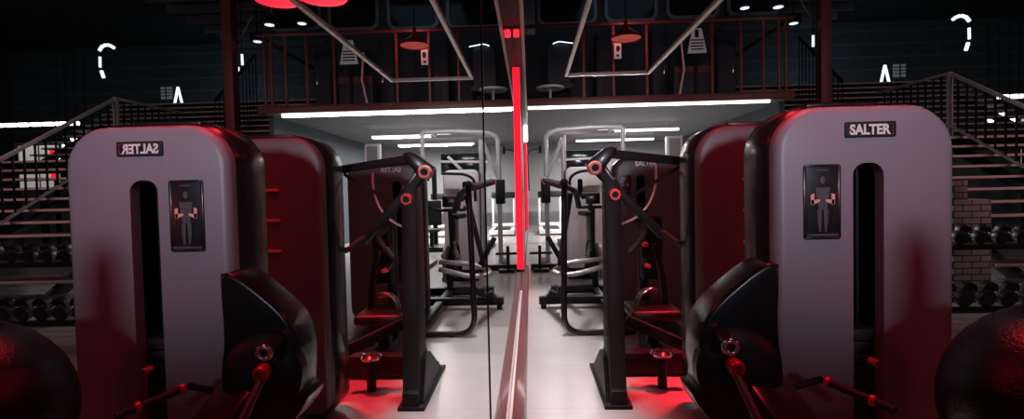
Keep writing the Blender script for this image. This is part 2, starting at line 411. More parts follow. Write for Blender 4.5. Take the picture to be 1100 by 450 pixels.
# blue grey wall panel on the gallery beside the mirror wall
b = B(); box(b, (0.0, 13.1, 5.2), (0.34, 13.19, 6.6), 0.01); struct('wall_4', b, FRAMEB, 'blue grey panel in the gallery corner', 'wall')
# downlights over the gallery
for i, (u, v, Y) in enumerate(((800, 9, 10.4), (836, 8, 9.6), (852.5, 25.5, 11.0))):
    p = at(u, v, Y)
    t = thing('downlight', ['round downlight over the gallery, nearest the mirror', 'round downlight over the gallery rail corner', 'round downlight over the gallery, nearest the stairs'][i], 'light', p, 'downlights over the gallery')
    part('lens', lathe(B(), p, p+Vector((0, 0, 1)), [(0, 0), (0.08, 0), (0.085, 0.005)], 24), L_SPOT, t)
    part('can', lathe(B(), p+Vector((0, 0, 0.01)), p+Vector((0, 0, 1)), [(0.085, 0), (0.15, 0), (0.15, 0.16), (0, 0.16)], 24), BLACK, t)
    part('stem', cyl(B(), p+Vector((0, 0, 0.17)), (p.x, p.y, 6.6), 0.015, 8), BLACK, t)

# ================================================================== WEIGHT TOWERS
YT = 1.90
def placard(parent, x0, x1, z0, z1, y, figure=True):
    p = part('placard', prism(B(), rrect(x0, x1, z0, z1, 0.008), y-0.006, y, 0.002), PLACARD, parent, 'dark instruction placard with a muscle figure')
    fr = B(); w = x1-x0; h = z1-z0
    for a, c in (((x0, z0), (x1, z0)), ((x1, z0), (x1, z1)), ((x1, z1), (x0, z1)), ((x0, z1), (x0, z0))):
        bar(fr, (a[0], y-0.004, a[1]), (c[0], y-0.004, c[1]), 0.009, 0.009, 0.002)
    part('frame', fr, BLACKG, p)
    if figure:
        cx = (x0+x1)/2; s = h
        b = B()
        Y0, Y1 = y-0.009, y-0.005
        def ell(ex, ez, rx, rz): prism(b, [(ex+rx*math.cos(2*PI*k/16), ez+rz*math.sin(2*PI*k/16)) for k in range(16)], Y0, Y1)
        ell(cx, z0+0.80*s, 0.035*s, 0.055*s)
        prism(b, [(cx-0.10*s, z0+0.70*s), (cx+0.10*s, z0+0.70*s), (cx+0.085*s, z0+0.56*s), (cx+0.055*s, z0+0.40*s), (cx-0.055*s, z0+0.40*s), (cx-0.085*s, z0+0.56*s)], Y0, Y1)
        for sg in (-1, 1):
            prism(b, [(cx+sg*0.01*s, z0+0.40*s), (cx+sg*0.075*s, z0+0.40*s), (cx+sg*0.07*s, z0+0.24*s), (cx+sg*0.05*s, z0+0.09*s), (cx+sg*0.025*s, z0+0.09*s)], Y0, Y1)
        part('figure', b, SKIN, p)
        b = B()
        for sg in (-1, 1):
            prism(b, [(cx+sg*0.115*s, z0+0.62*s), (cx+sg*0.165*s, z0+0.60*s), (cx+sg*0.16*s, z0+0.47*s), (cx+sg*0.12*s, z0+0.46*s)], Y0-0.001, Y1)
            prism(b, [(cx+sg*0.16*s, z0+0.53*s), (cx+sg*0.15*s, z0+0.46*s), (cx+sg*0.05*s, z0+0.50*s), (cx+sg*0.03*s, z0+0.53*s), (cx+sg*0.06*s, z0+0.535*s)], Y0-0.001, Y1)
        part('highlighted_arms', b, SKINL, p)
        part('caption_bar', box(B(), (x0+0.02*s, y-0.009, z0+0.03*s), (x1-0.02*s, y-0.005, z0+0.06*s)), SKIN, p)
        part('caption_bar', box(B(), (cx-0.08*s, y-0.009, z0+0.93*s), (cx+0.08*s, y-0.005, z0+0.945*s)), SKIN, p)

def tower(name, label, x0, x1, yf, ztop, pm, depth=0.26, zb=0.06, r=0.16, slot=None, plac=None, plate=None, cat='weight machine', stack=True, feet=True):
    t = thing(name, label, cat, ((x0+x1)/2, yf+depth/2, 0))
    # front panel with a true slot opening: built as ring of quads around the slot
    outl = rrect(x0, x1, zb, ztop, r, 10, 0.08)
    if slot:
        sx0, sx1, sz0, sz1 = slot
        tb = bmesh.new(); inn = rrect(sx0, sx1, sz0, sz1, (sx1-sx0)*0.42, 10, 0.03)
        bv = 0.03
        o_in = rrect(x0+bv, x1-bv, zb+bv, ztop-bv, r-bv, 10, 0.05)
        prof = [(outl, yf+0.07), (outl, yf+bv)]
        for q in (0.25, 0.5, 0.75):
            a = q*PI/2; d = bv*(1-math.cos(a)); prof.append((rrect(x0+d, x1-d, zb+d, ztop-d, r-d, 10, 0.08-d), yf+bv*(1-math.sin(a))))
        prof.append((o_in, yf)); rings = [[tb.verts.new((p[0], y, p[1])) for p in ol] for ol, y in prof]
        S0 = [tb.verts.new((p[0], yf, p[1])) for p in inn]
        S1 = [tb.verts.new((p[0], yf+0.05, p[1])) for p in inn]
        rings += [S0, S1]; n = len(outl)
        for A, C in zip(rings, rings[1:]):
            for k in range(n):
                j = (k+1) % n; tb.faces.new((A[k], A[j], C[j], C[k]))
        bmesh.ops.recalc_face_normals(tb, faces=tb.faces[:])
        for f in tb.faces: f.smooth = max(v.co.y for v in f.verts) > yf+0.0005
        for f in tb.faces:
            if min(v.co.y for v in f.verts) > yf-1e-6 and max(v.co.y for v in f.verts) < yf+1e-6: f.smooth = False
        part('front_panel', tb, pm, t)
        part('slot_back', box(B(), (sx0-0.02, yf+0.17, sz0-0.02), (sx1+0.02, yf+0.19, sz1+0.02)), SLOTM, t)
        if stack:
            for k in range(int((sz0+0.62-sz0)/0.045)):
                zz = sz0+0.004+k*0.045
                if zz > 0.70: break
                part('weight_plate', box(B(), (sx0-0.015, yf+0.055, zz), (sx1+0.015, yf+0.16, zz+0.041), 0.003), IRON, t)
            for sx in (sx0+0.022, sx1-0.022):
                part('guide_rod', cyl(B(), (sx, yf+0.12, 0.72), (sx, yf+0.12, sz1), 0.008, 10), BLACK, t)
    else:
        part('front_panel', prism(B(), outl, yf, yf+0.08, 0.03, 5), pm, t)
    # black shell behind the panel
    e = 0.012; sh = bmesh.new()
    O = rrect(x0-e, x1+e, zb-0.03, ztop+e, r+e, 10, 0.09); I = rrect(x0+0.006, x1-0.006, zb+0.02, ztop-0.006, r-0.006, 10, 0.07)
    O2 = rrect(x0-e+0.012, x1+e-0.012, zb-0.02, ztop+e-0.012, r, 10, 0.08)
    prof = [(I, yf+0.055), (O2, yf+0.055), (O, yf+0.07), (O, yf+depth-0.02), (O2, yf+depth)]
    rings = [[sh.verts.new((p[0], y, p[1])) for p in ol] for ol, y in prof]
    n = len(O)
    for A, C in zip(rings, rings[1:]):
        for k in range(n):
            j = (k+1) % n; sh.faces.new((A[k], A[j], C[j], C[k]))
    sh.faces.new(rings[-1])
    bmesh.ops.recalc_face_normals(sh, faces=sh.faces[:])
    for f in sh.faces: f.smooth = True
    part('shell', sh, BLACKG, t)
    if feet:
        for xx in (x0+0.12, x1-0.12):
            part('foot', box(B(), (xx-0.05, yf+0.06, 0.0), (xx+0.05, yf+depth-0.04, zb), 0.005), BLACK, t)
    if plac: placard(t, *plac, yf)
    if plate:
        px, pz, pw, ph = plate
        pl = part('name_plate', prism(B(), rrect(px-pw/2, px+pw/2, pz-ph/2, pz+ph/2, 0.006), yf-0.007, yf, 0.002), BLACK, t, 'black name plate with white capital letters')
        fr = B()
        hw, hh = pw/2-0.012, ph/2-0.009
        for a, c in (((-hw, -hh), (hw, -hh)), ((hw, -hh), (hw, hh)), ((hw, hh), (-hw, hh)), ((-hw, hh), (-hw, -hh))):
            bar(fr, (px+a[0], yf-0.0075, pz+a[1]), (px+c[0], yf-0.0075, pz+c[1]), 0.0022, 0.0022, 0)
        part('border_line', fr, CHROME, pl)
        text('lettering', 'SALTER', px-0.003, pz, pw*0.80, yf-0.007, WHITEP, pl, sx=0.86, bold=0.035)
    return t

xi = at(834, 230, YT).x; xo = at(1027.5, 230, YT).x; zt = at(945, 112, YT).z
sl0 = at(916.3, 230, YT).x; sl1 = at(949.6, 230, YT).x; slt = at(933, 174.6, YT).z; slb = 0.36
pa = at(864.2, 256, YT); pb = at(900.6, 177.5, YT)
na = at(907, 147.3, YT); nb = at(961.5, 130.8, YT)
T1 = tower('weight_machine', 'nearest grey weight tower with name plate, figure placard and tall pin slot', xi, xo, YT, zt, PANEL, 0.27,
           slot=(sl0, sl1, slb, slt), plac=(pa.x, pb.x, pa.z, pb.z), plate=((na.x+nb.x)/2, (na.z+nb.z)/2, nb.x-na.x, abs(nb.z-na.z)+0.006))
# cap on the back of the shell top
part('top_cap', box(B(), (xi+0.16, YT+0.10, zt+0.008), (xo-0.2, YT+0.24, zt+0.028), 0.008), BLACKG, T1)
# selector pin in the slot
pp = at(931, 386, YT+0.05)
pin = part('selector_pin', cyl(B(), (pp.x-0.006, YT+0.025, pp.z+0.006), (pp.x+0.000, YT-0.012, pp.z+0.003), 0.0135, 18, 0.003), PINKP, T1, 'pale red selector pin')
part('pin_hole', cyl(B(), (pp.x, YT-0.0115, pp.z+0.003), (pp.x+0.0005, YT-0.0135, pp.z+0.0028), 0.006, 12), BLACK, pin)
# cam cover beside the tower: plate outline traced in x,z at its own depth
YC = 1.66
oc = [(838, 284), (805, 276), (790, 284), (770, 300), (752, 317), (741, 333), (736.5, 350), (736, 375), (738, 400), (745, 425), (757, 445), (775, 462), (797, 470), (818, 466), (833, 450), (841, 425), (842, 395), (838, 368), (837, 340), (838, 310)]
YF, YB = 1.64, 1.80        # near and far faces of the cover
poly = [xz(u, v, YB if 1 <= k < 9 else YF) for k, (u, v) in enumerate(oc)]
def catmull(P, k=4):
    out = []; n = len(P)
    for i in range(n):
        p0, p1, p2, p3 = [Vector(P[(i+j-1) % n]) for j in range(4)]
        if i in (0, n-1): out.append(tuple(p1)); continue
        for q in range(k):
            t = q/k; out.append(tuple(0.5*((2*p1)+(p2-p0)*t+(2*p0-5*p1+4*p2-p3)*t*t+(3*p1-p0-3*p2+p3)*t**3)))
    return out
poly = catmull(poly)
COVERM = mat('black cover plastic', (0.006, 0.005, 0.006), 0.24, spec=0.5, scale=300)
part('cam_cover', prism(B(), poly[::-1], YF, YB, 0.012, 4), COVERM, T1)
part('cam_mount', cyl(B(), (at(800, 390, 1.72).x, YB, at(800, 390, 1.72).z), (at(800, 390, 1.72).x+0.02, 2.0, at(800, 390, 1.72).z), 0.09, 24), BLACK, T1)
disc_c = at(790, 390, YC)
part('cam_disc', lathe(B(), (disc_c.x, YC+0.02, disc_c.z-0.01), (disc_c.x, YC-0.1, disc_c.z-0.01), [(0.13, 0), (0.13, 0.042), (0.12, 0.052), (0.08, 0.058), (0, 0.06)], 40), VINYL, T1)
a = at(772, 357, YC-0.02); c = at(785.2, 372.8, YC-0.12)
part('pivot_tube', cyl(B(), (a.x, YC-0.02, a.z), (c.x, YC-0.12, c.z), 0.021, 20), BLACKG, T1)
dn = (Vector((c.x, YC-0.12, c.z))-Vector((a.x, YC-0.02, a.z))).normalized()
part('chrome_ring', ring(B(), (c.x, YC-0.12, c.z), dn, 0.0195, 0.008), CHROME, T1, 'chrome ring on the pivot tube')
c2 = at(793, 397, YC-0.10)
part('red_collar', lathe(B(), Vector((c2.x, YC-0.06, c2.z+0.004)), Vector((c2.x, YC-0.10, c2.z)), [(0, 0), (0.022, 0), (0.024, 0.01), (0.024, 0.036), (0.02, 0.042), (0.012, 0.042), (0.011, 0.03), (0, 0.03)], 24), REDP, T1, 'red collar below the chrome ring')
e2 = at(826, 458, YC-0.16)
part('lever_rod', cyl(B(), (c2.x, YC-0.085, c2.z-0.018), (e2.x, YC-0.16, e2.z-0.05), 0.0135, 16), mat('dark nickel rod', (0.22, 0.12, 0.12), 0.38, metal=0.6), T1, 'slim dark red lever rod')
# padded arm and grip in front of the tower
p0 = at(802, 405, 1.66); p1 = at(835, 403, 1.66); p2 = at(900, 470, 1.50); p3 = at(850, 474, 1.50)
pad = B(); bar(pad, ((p0.x+p1.x)/2, 1.70, (p0.z+p1.z)/2), ((p2.x+p3.x)/2+0.02, 1.46, (p2.z+p3.z)/2-0.07), 0.16, 0.05, 0.022)
part('arm_pad', pad, mat('glossy vinyl pad', (0.035, 0.022, 0.027), 0.22, scale=120, bump=0.05), T1)
part('arm_bracket', bar(B(), ((p0.x+p1.x)/2, 1.70, (p0.z+p1.z)/2-0.02), (p1.x+0.03, YT+0.01, p1.z-0.05), 0.05, 0.03), BLACK, T1)
g0 = at(885, 409, 1.70); g1 = at(952, 436, 1.56); g2 = at(961, 441.5, 1.54)
part('grip_rod', tube(B(), [g0, g1, g2], 0.0135, 16), RUBBER, T1)
for q in (0.07, 0.80):
    m_ = g0+(g1-g0)*q; dd = (g1-g0).normalized()
    part('grip_ring', cyl(B(), m_-dd*0.009, m_+dd*0.009, 0.018, 20, 0.004), REDP, T1, 'red ring on the black grip')
part('grip_stem', tube(B(), smooth_path([g0-(g1-g0).normalized()*0.01, g0-(g1-g0).normalized()*0.06+Vector((0, 0.05, -0.06)), (g0.x-0.07, YT+0.02, g0.z-0.14)], 0.05), 0.012, 12), BLACK, T1)
# seat of the same machine, in front of the tower and beside the frame
sx = 1.37
part('seat_post', box(B(), (sx-0.04, 0.46, 0.06), (sx+0.04, 0.54, 0.46), 0.006), BLACK, T1)
part('seat', box(B(), (sx-0.17, 0.34, 0.46), (sx+0.17, 0.74, 0.54), 0.03, 4), VINYL, T1)
part('base_rail', box(B(), (sx-0.04, 0.2, 0.0), (sx+0.04, YT+0.07, 0.06), 0.006), BLACK, T1)
part('backrest', prism(B(), [(1.13, 0.62), (1.36, 0.62), (1.38, 0.70), (1.385, 0.95), (1.395, 1.15), (1.39, 1.28), (1.37, 1.335), (1.335, 1.35), (1.305, 1.34), (1.29, 1.30), (1.285, 1.15), (1.26, 1.02), (1.19, 0.90), (1.13, 0.80)], 0.50, 0.58, 0.02, 3), VINYL, T1)  # unseen backrest, its outline shaped to cast shade on the front panel
part('back_post', box(B(), (sx-0.03, 0.455, 0.44), (sx+0.03, 0.505, 0.95), 0.006), BLACK, T1)

# second tower
Y2 = 2.78
x0 = at(750, 260, Y2).x; zt2 = at(785, 134, Y2).z
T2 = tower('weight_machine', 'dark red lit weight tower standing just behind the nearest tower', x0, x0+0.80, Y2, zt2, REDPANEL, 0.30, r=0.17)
part('top_cap', box(B(), (x0+0.2, Y2+0.1, zt2+0.008), (x0+0.65, Y2+0.26, zt2+0.028), 0.008), BLACKG, T2)
for zc_ in (1.30, 1.136, 0.97):
    part('side_clip', box(B(), (1.235, Y2-0.02, zc_-0.007), (1.305, Y2+0.002, zc_+0.007), 0.003), PINKP, T2, 'slim red metal clip')

# ================================================================== LEVER PRESS (third machine)
Y3 = 5.1
xa = at(662, 250, Y3).x; zt3 = at(700, 170, Y3).z
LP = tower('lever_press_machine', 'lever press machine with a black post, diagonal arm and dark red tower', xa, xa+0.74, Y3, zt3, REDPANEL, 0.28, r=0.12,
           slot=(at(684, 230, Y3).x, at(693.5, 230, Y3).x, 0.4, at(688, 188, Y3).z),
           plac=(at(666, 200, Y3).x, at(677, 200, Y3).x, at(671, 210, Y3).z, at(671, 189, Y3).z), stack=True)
text('lettering', 'SALTER', at(694, 175.6, Y3).x, at(694, 175.6, Y3).z, 0.21, Y3-0.001, WHITEP, LP, sx=0.98, bold=0.03)
# post with flared foot
bx = (at(656.7, 420, 3.0).x+at(672.5, 420, 3.0).x)/2
post = B(); prism(post, [(2.98, 0.0), (3.72, 0.0), (3.70, 0.06), (3.36, 0.18), (3.26, 0.30), (3.22, 1.30), (3.16, 1.32), (3.10, 1.30), (3.0, 0.12), (2.98, 0.10)], bx-0.047, bx+0.047, 0.008, 2, axis='x')
part('post', post, BLACK, LP)
part('foot_plate', box(B(), (bx-0.085, 2.97, 0.0), (bx+0.075, 3.74, 0.022), 0.004), BLACK, LP)
part('gusset', prism(B(), [(3.02, 0.02), (3.68, 0.02), (3.28, 0.26), (3.12, 0.26)], bx-0.07, bx-0.045, 0.003, 1, axis='x'), BLACK, LP)
YA = 3.16
B1 = at(639.3, 180.3, YA-0.08); B2 = at(660, 209, YA-0.06)
# head plate
hp = [xz(u, v, YA) for u, v in ((629, 175), (633, 185), (645, 188), (652, 176), (660, 166), (662, 160), (655, 157.5), (648, 160))]
part('head_plate', prism(B(), hp, YA-0.05, YA+0.05, 0.008, 2), BLACKG, LP)
be = at(738, 172.5, YA+0.05); bs = at(654, 165, YA)
part('top_beam', bar(B(), bs, (be.x, YA+0.12, be.z), 0.06, 0.048), BLACK, LP)
d0 = at(635, 177, YA-0.02); d1 = at(713, 254, YA-0.02)
part('lever_arm', bar(B(), d0, d1, 0.05, 0.062, 0.008, up=(0, 1, 0)), BLACK, LP)
part('link_plate', bar(B(), at(640, 168, YA+0.02), at(672, 212, YA+0.02), 0.03, 0.05, 0.006, up=(0, 1, 0)), BLACKG, LP)
for P_, R_, m_, lb in ((B1, 0.042, PINKP, 'pale pivot ring at the top of the diagonal arm'), (B2, 0.038, REDP, 'red pivot ring on top of the post')):
    pb_ = part('pivot_bolt', lathe(B(), (P_.x, YA+0.02, P_.z), (P_.x, YA-0.2, P_.z), [(0, 0), (R_*0.9, 0), (R_*0.9, 0.075), (R_, 0.08), (R_, 0.10), (R_*0.8, 0.112), (R_*0.55, 0.112), (R_*0.5, 0.10), (0, 0.10)], 28), m_, LP, lb)
    part('cap', cyl(B(), (P_.x, YA-0.0805, P_.z), (P_.x, YA-0.086, P_.z), R_*0.48, 18), BLACK, pb_)
part('stay_rod', cyl(B(), at(672, 215, YA), (be.x-0.02, YA+0.12, be.z-0.03), 0.011, 12), BLACK, LP)
arc = [at(u, v, 3.75) for u, v in ((704.5, 178), (705, 190), (703, 205), (698, 218), (689, 229), (679, 236), (668, 240.5))]
part('cable', tube(B(), smooth_path(arc, 0.05, 4), 0.0085, 10), WHITEP, LP, 'pale curved cable')
h0 = at(704, 246, YA-0.02); h1 = at(716, 252, YA-0.06); h2 = at(728, 262, YA-0.1); h3 = at(737, 262, YA-0.15)
part('handle', tube(B(), smooth_path([h0, h1, h2, h3], 0.05), 0.018, 14), RUBBER, LP)
part('handle', tube(B(), smooth_path([at(684, 238, YA), at(694, 247, YA-0.1), at(690, 256, YA-0.15), at(676, 272, YA-0.18)], 0.05), 0.017, 14), RUBBER, LP)
# lower frame: seat, curved pad, lever and base bars
part('base_bar', box(B(), (bx+0.05, 3.50, 0.02), (bx+0.72, 3.62, 0.16), 0.008), BLACK, LP)
part('base_bar', box(B(), (xa+0.3, 3.62, 0.02), (xa+0.4, Y3+0.07, 0.12), 0.008), BLACK, LP)
part('swing_lever', bar(B(), at(672, 343, 3.35), at(737, 372, 3.3), 0.05, 0.07, 0.01), BLACK, LP)
sc_ = at(700, 330, 3.9)
part('seat_post', box(B(), (sc_.x-0.04, 3.86, 0.12), (sc_.x+0.04, 3.96, sc_.z-0.06), 0.006), BLACK, LP)
part('seat_foot', box(B(), (sc_.x-0.05, 3.55, 0.0), (sc_.x+0.05, 4.1, 0.125), 0.006), BLACK, LP)
part('seat', box(B(), (sc_.x-0.19, 3.68, sc_.z-0.06), (sc_.x+0.17, 4.08, sc_.z+0.02), 0.03, 4), VINYL, LP)
ap = [at(u, v, 3.9) for u, v in ((684, 332), (685, 322), (690, 314), (698, 311), (706, 313))]
part('seat_guard', tube(B(), smooth_path(ap, 0.05), 0.024, 12), CHROME, LP)
part('back_tube', tube(B(), smooth_path([at(704, 262, 3.9), at(712, 300, 3.9), at(716, 330, 3.9), (at(716, 330, 3.9).x, 3.9, 0.12)], 0.1), 0.026, 12), BLACKG, LP)
part('back_pad', box(B(), (at(688, 262, 4.1).x, 4.06, at(690, 300, 4.1).z), (at(711, 262, 4.1).x, 4.14, at(690, 232, 4.1).z), 0.025, 4), VINYL, LP)
part('upright', box(B(), (sc_.x-0.035, 4.14, 0.0), (sc_.x+0.035, 4.22, 1.15), 0.006), BLACK, LP)
dk = at(711, 377, 3.3)
part('pedal_disc', lathe(B(), (dk.x, 3.3, dk.z-0.03), (dk.x, 3.3, dk.z+0.1), [(0, 0), (0.06, 0), (0.075, 0.02), (0.06, 0.038), (0.02, 0.045), (0, 0.045)], 28), CHROME, LP)
part('pedal_post', cyl(B(), (dk.x, 3.3, 0.0), (dk.x, 3.3, dk.z-0.03), 0.03, 14), BLACK, LP)
part('pull_cable', tube(B(), [at(676, 385, 3.32), (dk.x-0.05, 3.3, dk.z)], 0.004, 8), BLACK, LP)
for (u, v) in ((691, 262), (694, 285)):
    p = at(u, v, 3.75); part('selector_pin', cyl(B(), p, p+Vector((0.01, -0.06, 0)), 0.016, 14, 0.003), REDP, LP, 'small red selector knob')
    part('knob_bracket', bar(B(), p+Vector((0, 0, 0)), (sc_.x, 4.16, p.z), 0.03, 0.03), BLACK, LP)

# ================================================================== MACHINES FARTHER DOWN THE AISLE
# curved tube frame machine
Y4 = 4.55
CT = thing('tube_frame_machine', 'black curved tube frame with padded grip behind the lever press post', 'exercise machine', (0.6, Y4+0.2, 0))
a0 = at(606, 196, Y4); a1 = at(606, 357, Y4)
part('frame_tube', tube(B(), smooth_path([a0, (a1.x, Y4, a1.z), (a1.x+0.62, Y4, a1.z)], 0.16, 8), 0.026, 14), BLACKG, CT)
part('floor_pad', cyl(B(), (a1.x+0.21, Y4, 0), (a1.x+0.21, Y4, a1.z-0.02), 0.02, 12), RUBBER, CT)
part('floor_pad', cyl(B(), (a1.x+0.55, Y4, 0), (a1.x+0.55, Y4, a1.z-0.02), 0.02, 12), RUBBER, CT)
e = at(586, 194, Y4+1.1)
part('grip', tube(B(), smooth_path([a0, at(603, 199, Y4+0.25), e], 0.06), 0.036, 14), RUBBER, CT)
part('grip', tube(B(), smooth_path([at(607, 200, Y4), at(618, 205, Y4+0.3), at(622, 222, Y4+0.5)], 0.06), 0.026, 14), RUBBER, CT)
part('end_cap', cyl(B(), e, e+Vector((-0.005, 0.03, 0.004)), 0.04, 14, 0.006), CHROME, CT)
part('cross_bar', box(B(), (a1.x-0.2, 5.6, 0.05), (a1.x+0.9, 5.7, 0.13), 0.008), BLACK, CT)
part('cross_bar', box(B(), (a1.x-0.04, 6.3, 0.03), (a1.x+1.0, 6.42, 0.12), 0.008), BLACK, CT)
part('base_rail', box(B(), (a1.x+0.45, Y4-0.05, 0.05), (a1.x+0.53, 6.35, 0.11), 0.008), BLACK, CT)
for xx in (a1.x-0.15, a1.x+0.85):
    part('floor_pad', cyl(B(), (xx, 5.65, 0), (xx, 5.65, 0.05), 0.03, 12), RUBBER, CT)
part('floor_pad', cyl(B(), (a1.x+0.02, 6.36, 0), (a1.x+0.02, 6.36, 0.03), 0.03, 12), RUBBER, CT)
k0 = at(589, 322, 5.5)
part('pedal', prism(B(), [(k0.x-0.02, 0.135), (k0.x+0.18, 0.135), (k0.x+0.18, 0.24), (k0.x+0.11, 0.24), (k0.x+0.10, 0.17), (k0.x+0.03, 0.20), (k0.x, 0.15)], 5.58, 5.72, 0.006, 2), BLACKG, CT)
part('slanted_arm', bar(B(), at(588, 254, 6.2), at(605, 283, 6.2), 0.05, 0.06), BLACK, CT)
part('slanted_arm', bar(B(), at(601, 284, 6.25), at(613, 206, 5.3), 0.05, 0.05), BLACK, CT)
part('step_board', tube(B(), smooth_path([at(650, 278, 6.3), at(610, 282, 6.3), at(590, 292, 6.2), at(612, 296, 6.1), at(650, 286, 6.1)], 0.12), 0.03, 12), STEEL, CT)
part('support_leg', bar(B(), (a1.x+0.49, 6.3, 0.1), at(640, 281, 6.3), 0.06, 0.06), BLACK, CT)

# spin bike
Y5 = 7.05
SB = thing('spin_bike', 'dark exercise bike in the aisle behind the curved tube frame', 'exercise bike', (0.95, Y5, 0))
ox = at(634, 260, Y5).x
part('flywheel', lathe(B(), (ox+0.05, Y5-0.3, 0.36), (ox+0.2, Y5-0.3, 0.36), [(0, 0), (0.05, 0), (0.05, 0.02), (0.2, 0.02), (0.24, 0), (0.25, 0.02), (0.25, 0.04), (0.2, 0.05), (0, 0.05)], 36), STEEL, SB)
part('frame', tube(B(), smooth_path([(ox, Y5-0.5, 0.06), (ox, Y5-0.3, 0.5), (ox, Y5+0.1, 0.6), (ox, Y5+0.5, 0.06)], 0.1), 0.04, 12), BLACK, SB)
part('seat_post', cyl(B(), (ox, Y5+0.2, 0.45), (ox, Y5+0.28, 0.92), 0.025, 12), CHROME, SB)
part('saddle', prism(B(), [(ox-0.05, Y5+0.05), (ox-0.12, Y5+0.40), (ox+0.12, Y5+0.40), (ox+0.05, Y5+0.05)], 0.92, 0.99, 0.02, 3, axis='z'), VINYL, SB)
part('handlebar_post', cyl(B(), (ox, Y5-0.28, 0.5), (ox, Y5-0.36, 1.06), 0.03, 12), BLACK, SB)
part('handlebar', tube(B(), smooth_path([(ox-0.22, Y5-0.6, 1.10), (ox-0.2, Y5-0.38, 1.06), (ox+0.2, Y5-0.38, 1.06), (ox+0.22, Y5-0.6, 1.10)], 0.08), 0.02, 12), RUBBER, SB)
part('console', box(B(), (ox-0.09, Y5-0.42, 1.10), (ox+0.09, Y5-0.36, 1.24), 0.01), BLACKG, SB)
for yy in (Y5-0.5, Y5+0.5): part('foot_bar', box(B(), (ox-0.27, yy-0.04, 0.0), (ox+0.27, yy+0.04, 0.06), 0.01), BLACK, SB)
for sg in (-1, 1):
    part('crank', bar(B(), (ox+sg*0.06, Y5, 0.38), (ox+sg*0.07, Y5+sg*0.15, 0.34), 0.02, 0.03), CHROME, SB)
    part('pedal', box(B(), (ox+sg*0.13-0.05, Y5+sg*0.15-0.04, 0.32), (ox+sg*0.13+0.05, Y5+sg*0.15+0.04, 0.35), 0.006), BLACK, SB)
part('crank_axle', cyl(B(), (ox-0.07, Y5, 0.38), (ox+0.07, Y5, 0.38), 0.03, 12), CHROME, SB)
part('chain_guard', prism(B(), [(Y5-0.35, 0.30), (Y5+0.1, 0.28), (Y5+0.14, 0.42), (Y5-0.3, 0.62)], ox-0.045, ox-0.01, 0.01, 2, axis='x'), BLACKG, SB)

# pale grey weight tower
Y6 = 8.2
xg = at(608, 220, Y6).x; xg1 = at(647, 220, Y6).x
PT = tower('weight_machine', 'pale grey weight tower with a short slot beyond the exercise bike', xg, xg1, Y6, at(626, 179, Y6).z, LIGHTSHROUD, 0.3, r=0.10,
           slot=(at(620.5, 200, Y6).x, at(626, 200, Y6).x, at(623, 212, Y6).z, at(623, 192, Y6).z), stack=False)
zc = at(606, 187, Y6-0.1)
part('pull_tube', tube(B(), smooth_path([at(612, 214, Y6-0.15), at(612, 190, Y6-0.15), at(622, 184, Y6-0.15), at(648, 182, Y6-0.15)], 0.1), 0.022, 12), BLACK, PT)
part('thigh_pad', cyl(B(), at(624, 210, Y6-0.5), at(644, 209, Y6-0.5), 0.055, 18, 0.015), VINYL, PT)
part('pad_post', box(B(), (at(634, 210, Y6-0.5).x-0.03, Y6-0.53, 0), (at(634, 210, Y6-0.5).x+0.03, Y6-0.47, at(634, 210, Y6-0.5).z-0.04), 0.005), BLACK, PT)
part('tube_bracket', bar(B(), at(612, 200, Y6-0.15), (at(612, 200, Y6).x, Y6+0.01, at(612, 200, Y6).z), 0.03, 0.03), BLACK, PT)

# arched cable frame
Y7 = 9.0
AR = thing('arched_cable_frame', 'tall grey arched frame with pulleys beside the far mirror end', 'exercise machine', (0.6, Y7, 0))
r0 = at(587, 190, Y7); r1 = at(606, 190, Y7+0.2); top = at(592, 144, Y7); top2 = at(600, 142, Y7+0.1)
part('upright', tube(B(), smooth_path([(r0.x, Y7, 0), (r0.x, Y7, top.z-0.02), (r0.x+0.18, Y7, top.z+0.06), (r1.x+0.5, Y7, top.z+0.10), (r1.x+1.0, Y7, top.z+0.08)], 0.22, 8), 0.04, 14), STEEL, AR)
part('upright', tube(B(), [(r1.x, Y7+0.25, 0), (r1.x, Y7+0.25, top2.z-0.02)], 0.045, 14), STEEL, AR)
part('top_bar', bar(B(), (r0.x+0.1, Y7+0.25, top2.z), (r1.x+0.9, Y7+0.25, top2.z), 0.07, 0.06), STEEL, AR)
part('upright', tube(B(), [(r1.x+1.0, Y7, 0), (r1.x+1.0, Y7, top.z+0.08)], 0.04, 14), STEEL, AR)
part('top_link', bar(B(), (r1.x+0.8, Y7, top.z+0.08), (r1.x+0.8, Y7+0.25, top2.z), 0.05, 0.05), STEEL, AR)
part('top_link', bar(B(), (r0.x+0.2, Y7, top.z+0.06), (r0.x+0.2, Y7+0.25, top2.z), 0.05, 0.05), STEEL, AR)
part('slanted_brace', bar(B(), (r1.x, Y7+0.25, top2.z-0.05), (r0.x+0.02, Y7, 1.55), 0.05, 0.05), STEEL, AR)
part('carriage', box(B(), (r0.x-0.10, Y7-0.1, at(585, 218, Y7).z), (r0.x+0.06, Y7+0.04, at(585, 192, Y7).z), 0.015), BLACK, AR)
part('pulley', lathe(B(), (r0.x-0.12, Y7-0.02, top.z-0.25), (r0.x-0.05, Y7-0.02, top.z-0.25), [(0, 0), (0.08, 0), (0.065, 0.02), (0.08, 0.04), (0, 0.04)], 24), BLACK, AR)
part('cable', tube(B(), smooth_path([(r0.x-0.1, Y7-0.1, top.z-0.25), (r0.x-0.32, Y7-0.15, top.z-0.28), (r0.x-0.30, Y7-0.15, 1.3)], 0.15), 0.01, 8), BLACK, AR)
for dx in (0, 1): part('foot', box(B(), (r0.x-0.1 if dx == 0 else r1.x+0.9, Y7-0.4, 0), (r0.x+0.06 if dx == 0 else r1.x+1.08, Y7+0.6, 0.07), 0.01), BLACK, AR)
